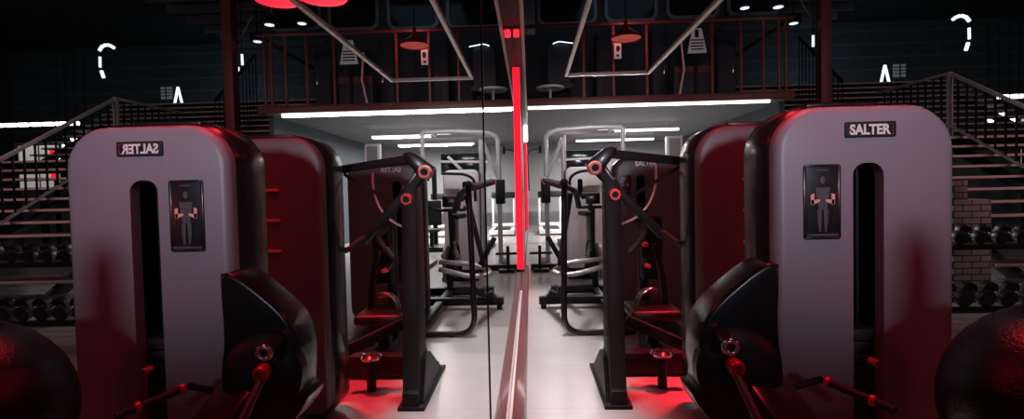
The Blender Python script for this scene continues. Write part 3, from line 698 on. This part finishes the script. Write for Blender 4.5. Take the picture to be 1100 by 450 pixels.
part('cross_foot', box(B(), (r0.x-0.3, Y7-0.5, 0), (r0.x+0.9, Y7-0.4, 0.09), 0.01), BLACK, AR)
# low push up bar at the aisle end
FB = thing('floor_bar', 'low black parallel floor bar in front of the arched frame', 'exercise bar', (0.25, 8.3, 0))
p = at(579, 265, 8.6)
part('bar', cyl(B(), (p.x-0.16, 8.3, 0.30), (p.x+0.20, 8.3, 0.30), 0.02, 12), BLACK, FB)
part('post', box(B(), (p.x-0.02, 8.27, 0.0), (p.x+0.03, 8.33, 0.42), 0.004), BLACK, FB)
part('foot', box(B(), (p.x-0.1, 8.2, 0.0), (p.x+0.15, 8.4, 0.05), 0.006), BLACK, FB)

# second dark machine behind: cable tower for background under the mezzanine
def back_machine(x, y, s, label, m):
    t = thing('pulley_machine', label, 'exercise machine', (x, y, 0), 'machines at the end of the room')
    part('base', box(B(), (x-0.4*s, y-0.5*s, 0), (x+0.4*s, y+0.5*s, 0.10), 0.02), BLACK, t)
    part('upright', box(B(), (x-0.05, y+0.3*s, 0.10), (x+0.05, y+0.42*s, 1.9*s), 0.01), m, t)
    part('arm', tube(B(), smooth_path([(x, y+0.3*s, 1.8*s), (x, y-0.2*s, 1.95*s), (x, y-0.4*s, 1.6*s)], 0.1), 0.03, 12), m, t)
    part('seat', box(B(), (x-0.2*s, y-0.35*s, 0.42), (x+0.2*s, y+0.05*s, 0.50), 0.03, 3), VINYL, t)
    part('seat_post', box(B(), (x-0.04, y-0.2*s, 0.10), (x+0.04, y-0.1*s, 0.42), 0.006), m, t)
    part('backrest', box(B(), (x-0.18*s, y+0.16*s, 0.55), (x+0.18*s, y+0.24*s, 1.15), 0.03, 3), VINYL, t)
    part('back_strut', bar(B(), (x, y+0.22*s, 0.8), (x, y+0.34*s, 0.8), 0.06, 0.06), m, t)
back_machine(2.15, 12.0, 1.0, 'black seated machine under the mezzanine, seen past the lever press', BLACK)
back_machine(1.2, 12.6, 1.05, 'grey seated machine under the mezzanine, farther in', STEEL)
def treadmill(x, y, label):
    t = thing('treadmill', label, 'treadmill', (x, y, 0), 'treadmills against the end wall')
    part('deck', box(B(), (x-0.38, y-0.8, 0.04), (x+0.38, y+0.8, 0.18), 0.03), WHITEP, t)
    part('belt', box(B(), (x-0.25, y-0.78, 0.181), (x+0.25, y+0.6, 0.187)), RUBBER, t)
    for sg in (-1, 1):
        part('upright', bar(B(), (x+sg*0.34, y+0.6, 0.15), (x+sg*0.34, y+0.75, 1.15), 0.07, 0.07), STEEL, t)
        part('foot', box(B(), (x+sg*0.3-0.04, y-0.7, 0), (x+sg*0.3+0.04, y+0.7, 0.045)), RUBBER, t)
    part('motor_cover', box(B(), (x-0.38, y+0.5, 0.18), (x+0.38, y+0.85, 0.30), 0.05, 3), WHITEP, t)
    part('console', box(B(), (x-0.38, y+0.66, 1.12), (x+0.38, y+0.80, 1.32), 0.03), BLACK, t)
treadmill(0.75, 16.3, 'white treadmill at the end wall, nearest the mirror wall')
treadmill(1.75, 16.3, 'white treadmill at the end wall, second from the mirror wall')
treadmill(2.75, 16.3, 'white treadmill at the end wall, third from the mirror wall')

# pale upright panel between the two dark towers (far background)
bd = thing('panel_post', 'pale upright panel behind the lever press tower', 'light', (2.0, 8.8, 0))
q0 = at(717, 200, 8.8)
part('frame', box(B(), (q0.x, 8.8, 0), (q0.x+0.26, 8.9, at(722, 146, 8.8).z), 0.01), STEEL, bd)
part('panel', box(B(), (q0.x+0.04, 8.79, 1.2), (q0.x+0.22, 8.8, at(722, 146, 8.8).z-0.04)), WALLM, bd)

# ================================================================== BALL
by = 1.40; bc = at(1156, 444, by); BR = 0.29
ball = B(); bmesh.ops.create_uvsphere(ball, u_segments=64, v_segments=40, radius=BR)
t = bmesh.new(); t.free()
for v in ball.verts:
    la = math.asin(max(-1, min(1, v.co.z/BR))); v.co *= 1+0.004*math.cos(la*36)*(abs(la) > 0.25)
    v.co += Vector((bc.x, by, bc.z))
for f in ball.faces: f.smooth = True
bo = obj('exercise_ball', ball, BALLM, sharp=3.0); tag(bo, 'large black exercise ball in front of the nearest weight tower', 'ball')
st = thing('ball_stand', 'black round stand under the large black ball', 'stand', (bc.x, by, 0))
zr = bc.z-BR*0.8
part('ring_seat', ring(B(), (bc.x, by, zr-0.015), (0, 0, 1), BR*0.6+0.012, 0.014), BLACK, st)
for k in range(3):
    a = 2*PI*k/3+0.5
    part('leg', cyl(B(), (bc.x+0.2*math.cos(a), by+0.2*math.sin(a), 0), (bc.x+0.185*math.cos(a), by+0.185*math.sin(a), zr-0.02), 0.014, 12), BLACK, st)

# ================================================================== DUMBBELLS AND RACK
RY = 5.0
rx0, rx1 = 3.55, 6.0
DR = thing('dumbbell_rack', 'long black two tier dumbbell rack in front of the brick pier and stairs', 'rack', ((rx0+rx1)/2, RY, 0))
zu = at(1065, 262, RY).z; zl = at(1065, 322, RY).z
def shelf(z, y, nm):
    part(nm, box(B(), (rx0, y-0.03, z-0.05), (rx1, y+0.03, z), 0.006), RACKM, DR)
    part(nm, box(B(), (rx0, y+0.17, z), (rx1, y+0.23, z+0.05), 0.006), RACKM, DR)
shelf(zu, RY, 'upper_rail'); shelf(zl, RY-0.28, 'lower_rail')
for xx in (rx0+0.1, rx1-0.1):
    part('side_frame', prism(B(), [(RY-0.4, 0), (RY+0.5, 0), (RY+0.5, 0.06), (RY+0.36, zu+0.04), (RY+0.22, zu+0.04), (RY+0.2, zu-0.1), (RY+0.05, zl+0.02), (RY-0.12, zl+0.0), (RY-0.3, zl-0.1), (RY-0.4, 0.06)], xx-0.025, xx+0.025, 0.005, 1, axis='x'), RACKM, DR)
def dumbbell(x, y, z, r, label, group):
    t = thing('dumbbell', label, 'dumbbell', (x, y, z), group)
    a = math.atan2(0.05, 0.2)
    R_ = Matrix.Translation((x, y, z)) @ Matrix.Rotation(a, 4, 'X')
    for s0, s1 in ((-0.135, -0.06), (0.06, 0.135)):
        b = lathe(B(), (0, s0, 0), (0, s1, 0), [(0, 0), (r*0.6, 0), (r*0.62, 0.004), (r*0.8, 0.002), (r, 0.012), (r, 0.063), (r*0.85, 0.075), (0, 0.075)], 20)
        b.transform(R_); part('head', b, IRON, t)
    b = cyl(B(), (0, -0.062, 0), (0, 0.062, 0), 0.016, 12); b.transform(R_); part('handle', b, CHROME, t)
ordn = ['first', 'second', 'third', 'fourth', 'fifth', 'sixth', 'seventh', 'eighth', 'ninth', 'tenth', 'eleventh', 'twelfth']
for tier, (zz, yy, r) in enumerate(((zu, RY, 0.062), (zl, RY-0.28, 0.072))):
    n = 12; 
    for k in range(n):
        x = rx0+0.20+k*(rx1-rx0-0.4)/(n-1)
        dumbbell(x, yy+0.10, zz+0.025+r*1.02, r, 'black dumbbell on the %s tier of the rack, %s from the mirror side' % (['upper', 'lower'][tier], ordn[k]), 'dumbbells on the %s tier' % ['upper', 'lower'][tier])
# brick pier
b0 = at(1024, 230, 5.75); b1 = at(1065, 230, 5.75); zt_ = at(1032, 194, 5.75).z; zs_ = at(1055, 214, 5.75).z
bb = B(); box(bb, (b0.x, 5.75, 0), (b1.x, 6.0, zs_), 0.004); box(bb, (b0.x, 5.75, zs_), (b0.x+0.15, 6.0, zt_), 0.004)
tag(obj('brick_pier', bb, brick_mat()), 'stepped grey brick pier behind the dumbbell rack', 'brick pier')

# ================================================================== STAIRS
SX0, SX1 = 5.35, 11.0
def flight(label, y0, z0, n, going, name='staircase'):
    t = thing(name, label, 'stairs', ((SX0+SX1)/2, y0, z0))
    for k in range(1, n+1):
        y = y0+(k-1)*going; z = z0+0.17*k
        s = part('step', box(B(), (SX0, y, z-0.04), (SX1, y+going+0.03, z), 0.004), TREADM, t)
        part('nosing', box(B(), (SX0, y-0.014, z-0.04), (SX1, y-0.001, z-0.004), 0.002), NOSING, s)
    return t
g1_ = 0.29; yb = 7.6-(1.25/0.17-1)*g1_
S1 = flight('lower flight of black open stairs with pale nosings behind the dumbbell rack', yb, 0.0, 12, g1_)
for xx in (SX0+0.3, 7.3, SX1-0.3):
    part('stringer', bar(B(), (xx, yb+0.1, 0.03), (xx, yb+12*g1_+0.1, 0.17*12-0.02), 0.06, 0.16), BLACK, S1)
LY = yb+12*g1_
b = B(); box(b, (SX0, LY+0.03, 1.92), (SX1, 11.0, 2.04))
o = obj('floor_2', b, TREADM); o['kind'] = 'structure'; o['label'] = 'stair landing'; o['category'] = 'floor'
b = B(); box(b, (SX0+0.1, LY+0.5, 0.0), (SX0+0.2, LY+0.6, 1.92)); box(b, (SX1-0.2, LY+0.5, 0), (SX1-0.1, LY+0.6, 1.92))
o = obj('column_1', b, BLACK); o['kind'] = 'structure'; o['label'] = 'posts under the stair landing'; o['category'] = 'column'
S2 = flight('upper flight of black stairs rising from the landing behind the towers', 11.0, 2.04, 11, 0.28)
for xx in (SX0+0.3, SX1-0.3):
    part('stringer', bar(B(), (xx, 11.1, 2.07), (xx, 11.1+11*0.28, 2.04+0.17*11-0.02), 0.06, 0.16), BLACK, S2)
b = B(); box(b, (SX0, 11.0+11*0.28, 3.80), (SX1, 17.8, 3.91)); 
o = obj('floor_3', b, TREADM); o['kind'] = 'structure'; o['label'] = 'upper floor at the head of the stairs'; o['category'] = 'floor'
# stair railing
RXX = 7.3
SR = thing('stair_railing', 'grey metal stair railing with upright bars beside the lower flight', 'railing', (RXX, 7.5, 0))
def sz(y): return 0.17*((y-yb)/g1_+1)
ya, yp = yb+0.1, LY-0.05
RAILM = mat('grey railing paint', (0.42, 0.41, 0.42), 0.4, scale=30)
part('handrail', bar(B(), (RXX, ya, sz(ya)+0.95), (RXX, yp, sz(yp)+0.95), 0.05, 0.05), RAILM, SR)
part('handrail', bar(B(), (RXX, yp, sz(yp)+0.95), (RXX, 11.0, sz(yp)+0.97), 0.05, 0.05), RAILM, SR)
part('bottom_rail', bar(B(), (RXX, ya, sz(ya)+0.08), (RXX, yp, sz(yp)+0.08), 0.04, 0.04), RAILM, SR)
part('post', box(B(), (RXX-0.035, yp-0.035, sz(yp)-0.2), (RXX+0.035, yp+0.035, sz(yp)+0.97), 0.006), RAILM, SR)
part('post', box(B(), (RXX-0.035, ya-0.035, 0.0), (RXX+0.035, ya+0.035, sz(ya)+0.97), 0.006), RAILM, SR)
n = 19
for k in range(1, n):
    y = ya+(yp-ya)*k/n
    part('baluster', box(B(), (RXX-0.011, y-0.011, sz(y)+0.07), (RXX+0.011, y+0.011, sz(y)+0.94)), BLACK, SR)
for k in range(1, 10):
    y = yp+(11.0-yp)*k/10
    part('baluster', box(B(), (RXX-0.011, y-0.011, 2.04), (RXX+0.011, y+0.011, sz(yp)+0.95)), BLACK, SR)
# second railing on the upper stair, nearer the mezzanine corner
UR = thing('stair_railing', 'dark railing descending along the upper stair flight beside the gallery', 'railing', (5.5, 12, 2.04))
ua, ub = at(858, 40, 13.2), at(905, 88, 11.1)
part('handrail', bar(B(), ua, ub, 0.05, 0.05), BLACK, UR)
for k in range(0, 12):
    q = k/11; p = ua+(ub-ua)*q
    zst = 2.04+0.17*max(0, min(11, math.floor((p.y-11.0)/0.28)+1))
    part('baluster', cyl(B(), (p.x, p.y, zst), p, 0.012, 8), BLACK, UR)

# ================================================================== MEZZANINE RAILING AND CONTENTS
MF = MZ+0.10
GR = thing('gallery_railing', 'red lit steel railing with widely spaced posts on the mezzanine edge', 'railing', (2.5, MYF, MZ+0.14))
RY_ = MYF-0.03
ztr = at(700, 24, RY_).z
part('top_rail', box(B(), (0.1, RY_-0.03, ztr-0.03), (MX+0.04, RY_+0.03, ztr+0.03), 0.006), DECK, GR)
for u in (627, 659, 695, 765, 796, 820, 836.5, 844):
    x = at(u, 70, RY_).x
    part('post', box(B(), (x-0.022, RY_-0.02, MZ+0.14), (x+0.022, RY_+0.02, ztr-0.03), 0.004), COLUMNM, GR)
part('end_rail', box(B(), (MX-0.02, RY_+0.03, ztr-0.03), (MX+0.04, 13.2, ztr+0.03), 0.006), DECK, GR)
# leaning pole
tp = thing('leaning_pole', 'slim pole leaning inside the gallery railing', 'pole', at(730, 104, 10.3))
a = at(729, 104, 10.3); a.z = MF
part('shaft', tube(B(), [a, at(735, 75, 10.3), at(732, 45, 10.3)], 0.02, 10), ALU, tp); 
part('foot', cyl(B(), a, (a.x, a.y, MF+0.02), 0.05, 14), BLACK, tp)
# pendant lamps
def pendant(u, v, Y, R_, m, mg, label, S=1.0):
    p = at(u, v, Y); t = thing('pendant_lamp', label, 'lamp', p)
    part('shade', lathe(B(), p, p+Vector((0, 0, 1)), [(R_, 0), (R_*0.98, 0.015), (R_*0.75, 0.09*S), (R_*0.35, 0.16*S), (R_*0.14, 0.22*S), (R_*0.12, 0.32*S), (0, 0.33*S)], 32), m, t)
    part('lens', lathe(B(), p+Vector((0, 0, 0.012)), p+Vector((0, 0, 1)), [(0, 0), (R_*0.93, 0)], 32), mg, t)
    part('cord', cyl(B(), p+Vector((0, 0, 0.32*S)), (p.x, p.y, 6.6), 0.008, 8), BLACK, t)
REDSH = mat('red enamel shade', (0.5, 0.02, 0.02), 0.3, scale=20)
pendant(672.5, 42, 9.0, 0.26, REDSH, glow('red lens', (1, 0.12, 0.1), 0.22), 'red pendant lamp hanging in front of the gallery railing')
# sign boxes
def sign(u0, u1, v0, v1, Y, label, dark=True):
    a = at(u0, v1, Y); c = at(u1, v0, Y)
    t = thing('sign_box', label, 'sign', ((a.x+c.x)/2, Y, a.z))
    f = part('face', box(B(), (a.x, Y-0.03, a.z), (c.x, Y, c.z), 0.008), L_SIGN, t)
    w = c.x-a.x; h = c.z-a.z
    s = B()
    cx = (a.x+c.x)/2
    prism(s, [(cx+0.28*w*math.cos(2*PI*k/14)+0.05*w, a.z+0.62*h+0.2*h*math.sin(2*PI*k/14)) for k in range(14)], Y-0.036, Y-0.029)
    box(s, (cx-0.2*w, Y-0.036, a.z+0.12*h), (cx+0.2*w, Y-0.029, a.z+0.26*h))
    part('symbol', s, BLACK, t)
    return t
s_ = sign(659.5, 667, 46, 63.5, 9.85, 'small upright lit sign with a dark symbol on the gallery railing')
# slanted notice board with lines
t = thing('notice_board', 'pale notice board with dark lines standing on the gallery', 'board', at(752, 60, 10.6))
a = at(739, 57, 10.6); c = at(758, 30, 10.6)
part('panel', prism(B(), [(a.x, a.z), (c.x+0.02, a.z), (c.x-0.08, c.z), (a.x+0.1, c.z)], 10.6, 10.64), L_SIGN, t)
l = B()
for k in range(4): box(l, (a.x+0.06, 10.592, a.z+0.06+k*0.06), (c.x-0.05, 10.6, a.z+0.085+k*0.06))
box(l, (a.x+0.14, 10.592, a.z+0.30), (c.x-0.14, 10.6, c.z-0.03))
part('printed_lines', l, GLASSD, t)
part('stand', box(B(), ((a.x+c.x)/2-0.03, 10.64, MF), ((a.x+c.x)/2+0.03, 10.70, a.z+0.2), 0.004), BLACK, t)
part('foot', box(B(), ((a.x+c.x)/2-0.2, 10.55, MF), ((a.x+c.x)/2+0.2, 10.8, MF+0.03), 0.004), BLACK, t)
# red banner strip behind the rail
t = thing('counter', 'low counter with a red band behind the gallery railing', 'counter', at(742, 100, 11))
a = at(724, 79, 11); c = at(762, 70, 11)
part('body', box(B(), (a.x, 11.0, MF), (c.x, 11.5, c.z), 0.01), BLUEG, t)
part('band', box(B(), (a.x, 10.985, a.z), (c.x, 11.0, c.z-0.005)), DECK, t)
# high stools and chair at the gallery
def stool(u, v, Y, label):
    p = at(u, v, Y); t = thing('bar_table', label, 'table', (p.x, Y, MF))
    part('top', lathe(B(), (p.x, Y, p.z), (p.x, Y, p.z+1), [(0, 0), (0.27, 0), (0.28, 0.01), (0.28, 0.035), (0.27, 0.045), (0, 0.045)], 32), WHITEP, t)
    part('column', cyl(B(), (p.x, Y, MF+0.02), (p.x, Y, p.z), 0.03, 14), STEEL, t)
    part('base', lathe(B(), (p.x, Y, MF), (p.x, Y, MF+1), [(0, 0), (0.2, 0), (0.2, 0.012), (0.03, 0.03), (0, 0.03)], 28), STEEL, t)
stool(591, 96, 10.4, 'round pale bar table on the gallery beside the mirror')
t = thing('lounge_chair', 'dark tall backed chair on the gallery beside the mirror', 'chair', at(600, 100, 11.2))
a = at(588, 92, 11.2); c = at(613, 46, 11.2)
part('backrest', prism(B(), rrect(a.x, c.x, MF+0.4, c.z, 0.12), 11.2, 11.32, 0.03, 3), BLUEG, t)
part('seat', box(B(), (a.x, 10.75, MF+0.38), (c.x, 11.2, MF+0.5), 0.03), BLUEG, t)
for xx in (a.x+0.05, c.x-0.05):
    for yy in (10.8, 11.25): part('leg', cyl(B(), (xx, yy, MF), (xx, yy, MF+0.42), 0.018, 10), BLACK, t)
part('headrest_glint', tube(B(), smooth_path([at(594, 47, 11.15), at(600, 44.5, 11.15), at(616, 46.5, 11.15)], 0.06), 0.012, 8), L_SPOT, t)  # glowing tube stands in for the bright rim of the chair back
# upright dark cabinet and blue lockers
def cab(u0, u1, vt, Y, label):
    a = at(u0, vt, Y); c = at(u1, vt, Y)
    t = thing('locker', label, 'locker', ((a.x+c.x)/2, Y, MF))
    part('body', box(B(), (a.x, Y, MF), (c.x, Y+0.4, a.z), 0.01), BLUEG, t)
    part('door', box(B(), (a.x+0.03, Y-0.02, MF+0.06), (c.x-0.03, Y, a.z-0.04), 0.006), FRAMEB if 0 else BLUEG, t)
    part('handle', box(B(), (c.x-0.09, Y-0.045, MF+0.85), (c.x-0.07, Y-0.02, MF+1.05), 0.004), CHROME, t)
cab(640, 657, 36, 11.9, 'tall dark blue locker on the gallery behind the red pendant lamp')
cab(700, 716, 30, 11.9, 'tall dark blue locker on the gallery beside the leaning pole')
cab(770, 790, 34, 11.9, 'tall dark blue locker on the gallery near its outer corner')

# ================================================================== UPPER RIGHT HALL
b = B(); c0 = at(882, 30, 10.6); c1_ = at(893.5, 30, 10.6); box(b, (c0.x, 10.6, 2.04), (c1_.x, 10.82, 6.6), 0.01)
o = obj('column_2', b, COLUMNM); o['kind'] = 'structure'; o['label'] = 'dark red steel column on the stair landing'; o['category'] = 'column'
# ribbed ceiling bay
b = B()
for k in range(7):
    y = 12.2+k*0.8; box(b, (6.2, y, 6.3), (9.5, y+0.08, 6.6))
o = obj('ceiling_3', b, ribbed_mat()); o['kind'] = 'structure'; o['label'] = 'ceiling battens over the stairs'; o['category'] = 'ceiling'
def plank_mat():
    m = mat('planked dark wall', (0.05, 0.07, 0.08), 0.6, bump=0.1, scale=6, var=0.3)
    nt = m.node_tree; b = nt.nodes['Principled BSDF']; old = b.inputs['Base Color'].links[0].from_socket
    tc = nt.nodes.new('ShaderNodeTexCoord'); mp = nt.nodes.new('ShaderNodeMapping'); mp.inputs['Rotation'].default_value = (PI/2, 0, 0)
    br = nt.nodes.new('ShaderNodeTexBrick'); br.inputs['Scale'].default_value = 1; br.inputs['Brick Width'].default_value = 9.0; br.inputs['Row Height'].default_value = 0.42; br.inputs['Mortar Size'].default_value = 0.02
    br.inputs['Color1'].default_value = (0, 0, 0, 1); br.inputs['Color2'].default_value = (0.05, 0.05, 0.05, 1); br.inputs['Mortar'].default_value = (1, 1, 1, 1)
    nt.links.new(tc.outputs['Object'], mp.inputs[0]); nt.links.new(mp.outputs[0], br.inputs['Vector'])
    mx = nt.nodes.new('ShaderNodeMix'); mx.data_type = 'RGBA'; mx.inputs[7].default_value = (0.10, 0.13, 0.145, 1)
    nt.links.new(br.outputs['Color'], mx.inputs[0]); nt.links.new(old, mx.inputs[6]); nt.links.new(mx.outputs[2], b.inputs['Base Color']); return m
b = B(); box(b, (5.0, 17.6, 2.9), (17.8, 17.8, 6.6))
o = obj('wall_3', b, plank_mat()); o['kind'] = 'structure'; o['label'] = 'dark far wall above the stairs'; o['category'] = 'wall'
# lit window panes at the top of stairs
a = at(959, 83, 17.6); c = at(972, 69, 17.6)
w = B(); box(w, (a.x, 17.55, a.z), (c.x, 17.6, c.z), 0.01)
w = struct('window_5', w, L_SIGN, 'small paned window above the stairs', 'window')
bb = B()
for k in range(1, 4): box(bb, (a.x, 17.53, a.z+(c.z-a.z)*k/4-0.015), (c.x, 17.55, a.z+(c.z-a.z)*k/4+0.015))
box(bb, ((a.x+c.x)/2-0.015, 17.53, a.z), ((a.x+c.x)/2+0.015, 17.55, c.z)); part('sash', bb, BLACK, w)
# inverted V lamp
t = thing('folded_lamp', 'small white lamp in an inverted V on the upper floor', 'lamp', at(950, 87, 14.2))
ap_ = at(950.5, 70, 14.2)
for u in (946, 955.5):
    e = at(u, 86, 14.2); e.z = 3.92
    part('tube', bar(B(), e, ap_, 0.05, 0.05), L_SPOT, t)
# white window strips beside column, built as glowing tubes with added hangers
for u, v0, v1, Y, lb in ((873.5, 38, 50, 13.6, 'short white glowing window strip beside the column above the gallery corner, upper one'), (878.5, 52, 57, 13.6, 'short white glowing window strip beside the column above the gallery corner, lower one')):
    t = thing('window_strip', lb, 'light', at(u, v1, Y), 'white window strips beside the column')
    part('tube', cyl(B(), at(u, v1, Y), at(u, v0, Y), 0.03, 12), L_SPOT, t)
    part('hanger', cyl(B(), at(u, v0, Y), Vector((at(u, v0, Y).x, Y, 6.6)), 0.012, 8), BLACK, t)
t = thing('tension_rod', 'thin diagonal steel rod beside the dark red column', 'rod', at(870, 22, 10.9))
part('rod', cyl(B(), at(857, -4, 10.9), at(874, 24, 10.9), 0.02, 10), FRAMEB, t)
part('bracket', bar(B(), at(874, 24, 10.9), at(884, 24, 10.75), 0.06, 0.06), BLACK, t)
# ring lamp in segments
t = thing('ring_lamp', 'broken ring of white light segments hanging in the dark hall', 'lamp', at(1036, 20, 13.0))
Y = 13.0
def seg(pts, r=0.04): part('segment', tube(B(), [at(u, v, Y) for u, v in pts], r, 12), L_SPOT, t)
seg([(1023.5, 21), (1027, 18.5), (1031, 17)]); seg([(1033, 16.8), (1038, 18.5), (1041.5, 23)])
seg([(1041, 30), (1041.3, 42)], 0.03); seg([(1040, 46), (1037.5, 54)], 0.04)
part('hanger', cyl(B(), at(1032, 16, Y), Vector((at(1032, 16, Y).x, Y, 6.6)), 0.01, 8), BLACK, t)
part('spine', tube(B(), [at(u, v, Y+0.05) for u, v in ((1023, 22), (1027, 18.5), (1032, 16.8), (1038, 18.5), (1042, 24), (1042, 42), (1037, 55))], 0.025, 8), BLACK, t)
# far room beyond the stairs: strip of lamps, pale panels, red bar
FY = 14.0
zst = at(1090, 103.5, FY).z
t = thing('lamp_row', 'row of white lamps seen beyond the stairs', 'light', (13.6, FY, zst))
for k in range(9):
    x = at(1077, 103, FY).x+k*0.36
    part('lamp', box(B(), (x-0.14, FY-0.05, zst-0.05), (x+0.14, FY+0.05, zst+0.05), 0.02), L_WHITE2, t)
part('track', box(B(), (12.5, FY-0.03, zst+0.05), (16.2, FY+0.03, zst+0.09)), BLACK, t)
part('hanger', cyl(B(), (14.2, FY, zst+0.09), (14.2, FY, 6.6), 0.012, 8), BLACK, t)
for i, (u, v) in enumerate(((1064, 128), (1076, 122), (1087, 130), (1097, 140))):
    p = at(u, v, 13.2); q = thing('spot_lamp', 'small white spot lamp beyond the stair railing, %s from the mirror side' % ordn[i], 'lamp', p, 'spot lamps beyond the stair railing')
    part('bulb', lathe(B(), p, p+Vector((0, -1, -0.3)), [(0, 0), (0.08, 0.01), (0.085, 0.03), (0.05, 0.06), (0, 0.065)], 18), L_WHITE2, q)
    part('body', lathe(B(), p, p+Vector((0, 1, 0.3)), [(0.075, 0), (0.06, 0.12), (0, 0.13)], 18), BLACK, q)
    part('rod', cyl(B(), p+Vector((0, 0.06, 0.04)), (p.x, p.y+0.06, 6.6), 0.01, 8), BLACK, q)
t = thing('glowing_panel', 'pale lit double panel on the far side beyond the stairs', 'panel', (14.0, 14.5, 1.9))
for k in range(2): part('pane', box(B(), (13.35+k*0.62, 14.5, 1.75), (13.9+k*0.62, 14.54, 2.95), 0.01), L_STAIR, t)
part('frame', box(B(), (13.25, 14.54, 1.65), (14.7, 14.6, 3.05), 0.01), BLACK, t)
part('post', box(B(), (13.9, 14.6, 0), (14.05, 14.7, 2.9), 0.01), BLACK, t)
t = thing('red_light_tube', 'short red light tube beyond the stairs', 'light', (13.05, 14.0, 2.0))
part('tube', cyl(B(), (13.05, 14.0, 2.0), (13.05, 14.0, 2.75), 0.05, 14), L_RED, t)
part('post', box(B(), (13.0, 14.06, 0), (13.1, 14.14, 2.8), 0.01), BLACK, t)

# ================================================================== LIGHTS
WHT = (1.0, 0.93, 0.92); RED = (1.0, 0.03, 0.05); LIL = (0.90, 0.86, 1.0)
light('mezzanine_strip', (2.4, MYF-0.03, MZ-0.07), (2.4, MYF-0.8, 0), 4.4, 26, WHT, 0.05)
light('aisle_floor_fill', (0.30, 5.8, 4.7), (0.30, 5.85, 0), 0.20, 30, WHT, 7.2, 0.25)  # added narrow light to brighten the aisle floor
light('pendant_glow', (1.95, 9.35, 4.3), (2.2, 9.95, 3.6), 0.3, 5, (1, 0.25, 0.25))
light('aisle_far', ((fx0+fx1)/2, fy1-0.02, Z_FRAME-0.03), ((fx0+fx1)/2, fy1+1.6, 1.0), fx1-fx0-0.1, 22, WHT, 0.03)  # added fill under the end rail, brightening the far aisle
light('plank_wall_fill', (9.2, 15.5, 4.1), (9.6, 17.6, 5.6), 0.5, 7, (0.55, 0.85, 1.0))  # added light for the planked wall, no lamp stands on the landing
light('hall_cool', (12.0, 7.0, 6.4), (13.0, 12.0, 1.0), 3.0, 18, (0.25, 0.75, 0.95))  # added teal fill lifting the dark hall walls
light('red_lamp_light', (1.08, 1.85, 2.60), (1.08, 1.86, 0), 0.4, 9, RED, 1.0, 2.3)
light('red_wash_gap', (1.1, 2.45, 2.59), (1.0, 2.8, 0.4), 0.2, 3, RED)
light('red_wash_rear', (1.45, 3.55, 2.75), (1.2, 3.35, 0), 0.2, 11, RED, None, 0.55)
light('front_panel_key', (1.0, -2.4, 1.9), (1.25, 1.9, 1.84), 0.30, 4.6, LIL, None, 0.60)  # unseen source behind the camera, aimed so the front panel fades downward
light('red_corner', (3.2, 0.0, 1.35), (1.6, 1.6, 0.7), 0.25, 4, RED)
light('stair_red', (7.5, 4.5, 3.6), (7.6, 8.0, 1.2), 0.6, 48, (1.0, 0.5, 0.5))
light('gallery_light', (2.6, 11.5, 6.3), (2.6, 11.5, 3), 2.0, 2.2, (0.5, 0.8, 1.0))

w = bpy.data.worlds.new('world'); SC.world = w; w.use_nodes = True
bg = w.node_tree.nodes['Background']; bg.inputs[0].default_value = (0.12, 0.42, 0.50, 1); bg.inputs[1].default_value = 0.07
SC.view_settings.view_transform = 'Standard'; SC.view_settings.look = 'None'; SC.view_settings.gamma = 1; SC.view_settings.exposure = 0; SC.view_settings.use_curve_mapping = False
SC.cycles.use_denoising = True; SC.cycles.max_bounces = 10; SC.cycles.glossy_bounces = 6; SC.cycles.sample_clamp_indirect = 4; SC.cycles.blur_glossy = 0.5
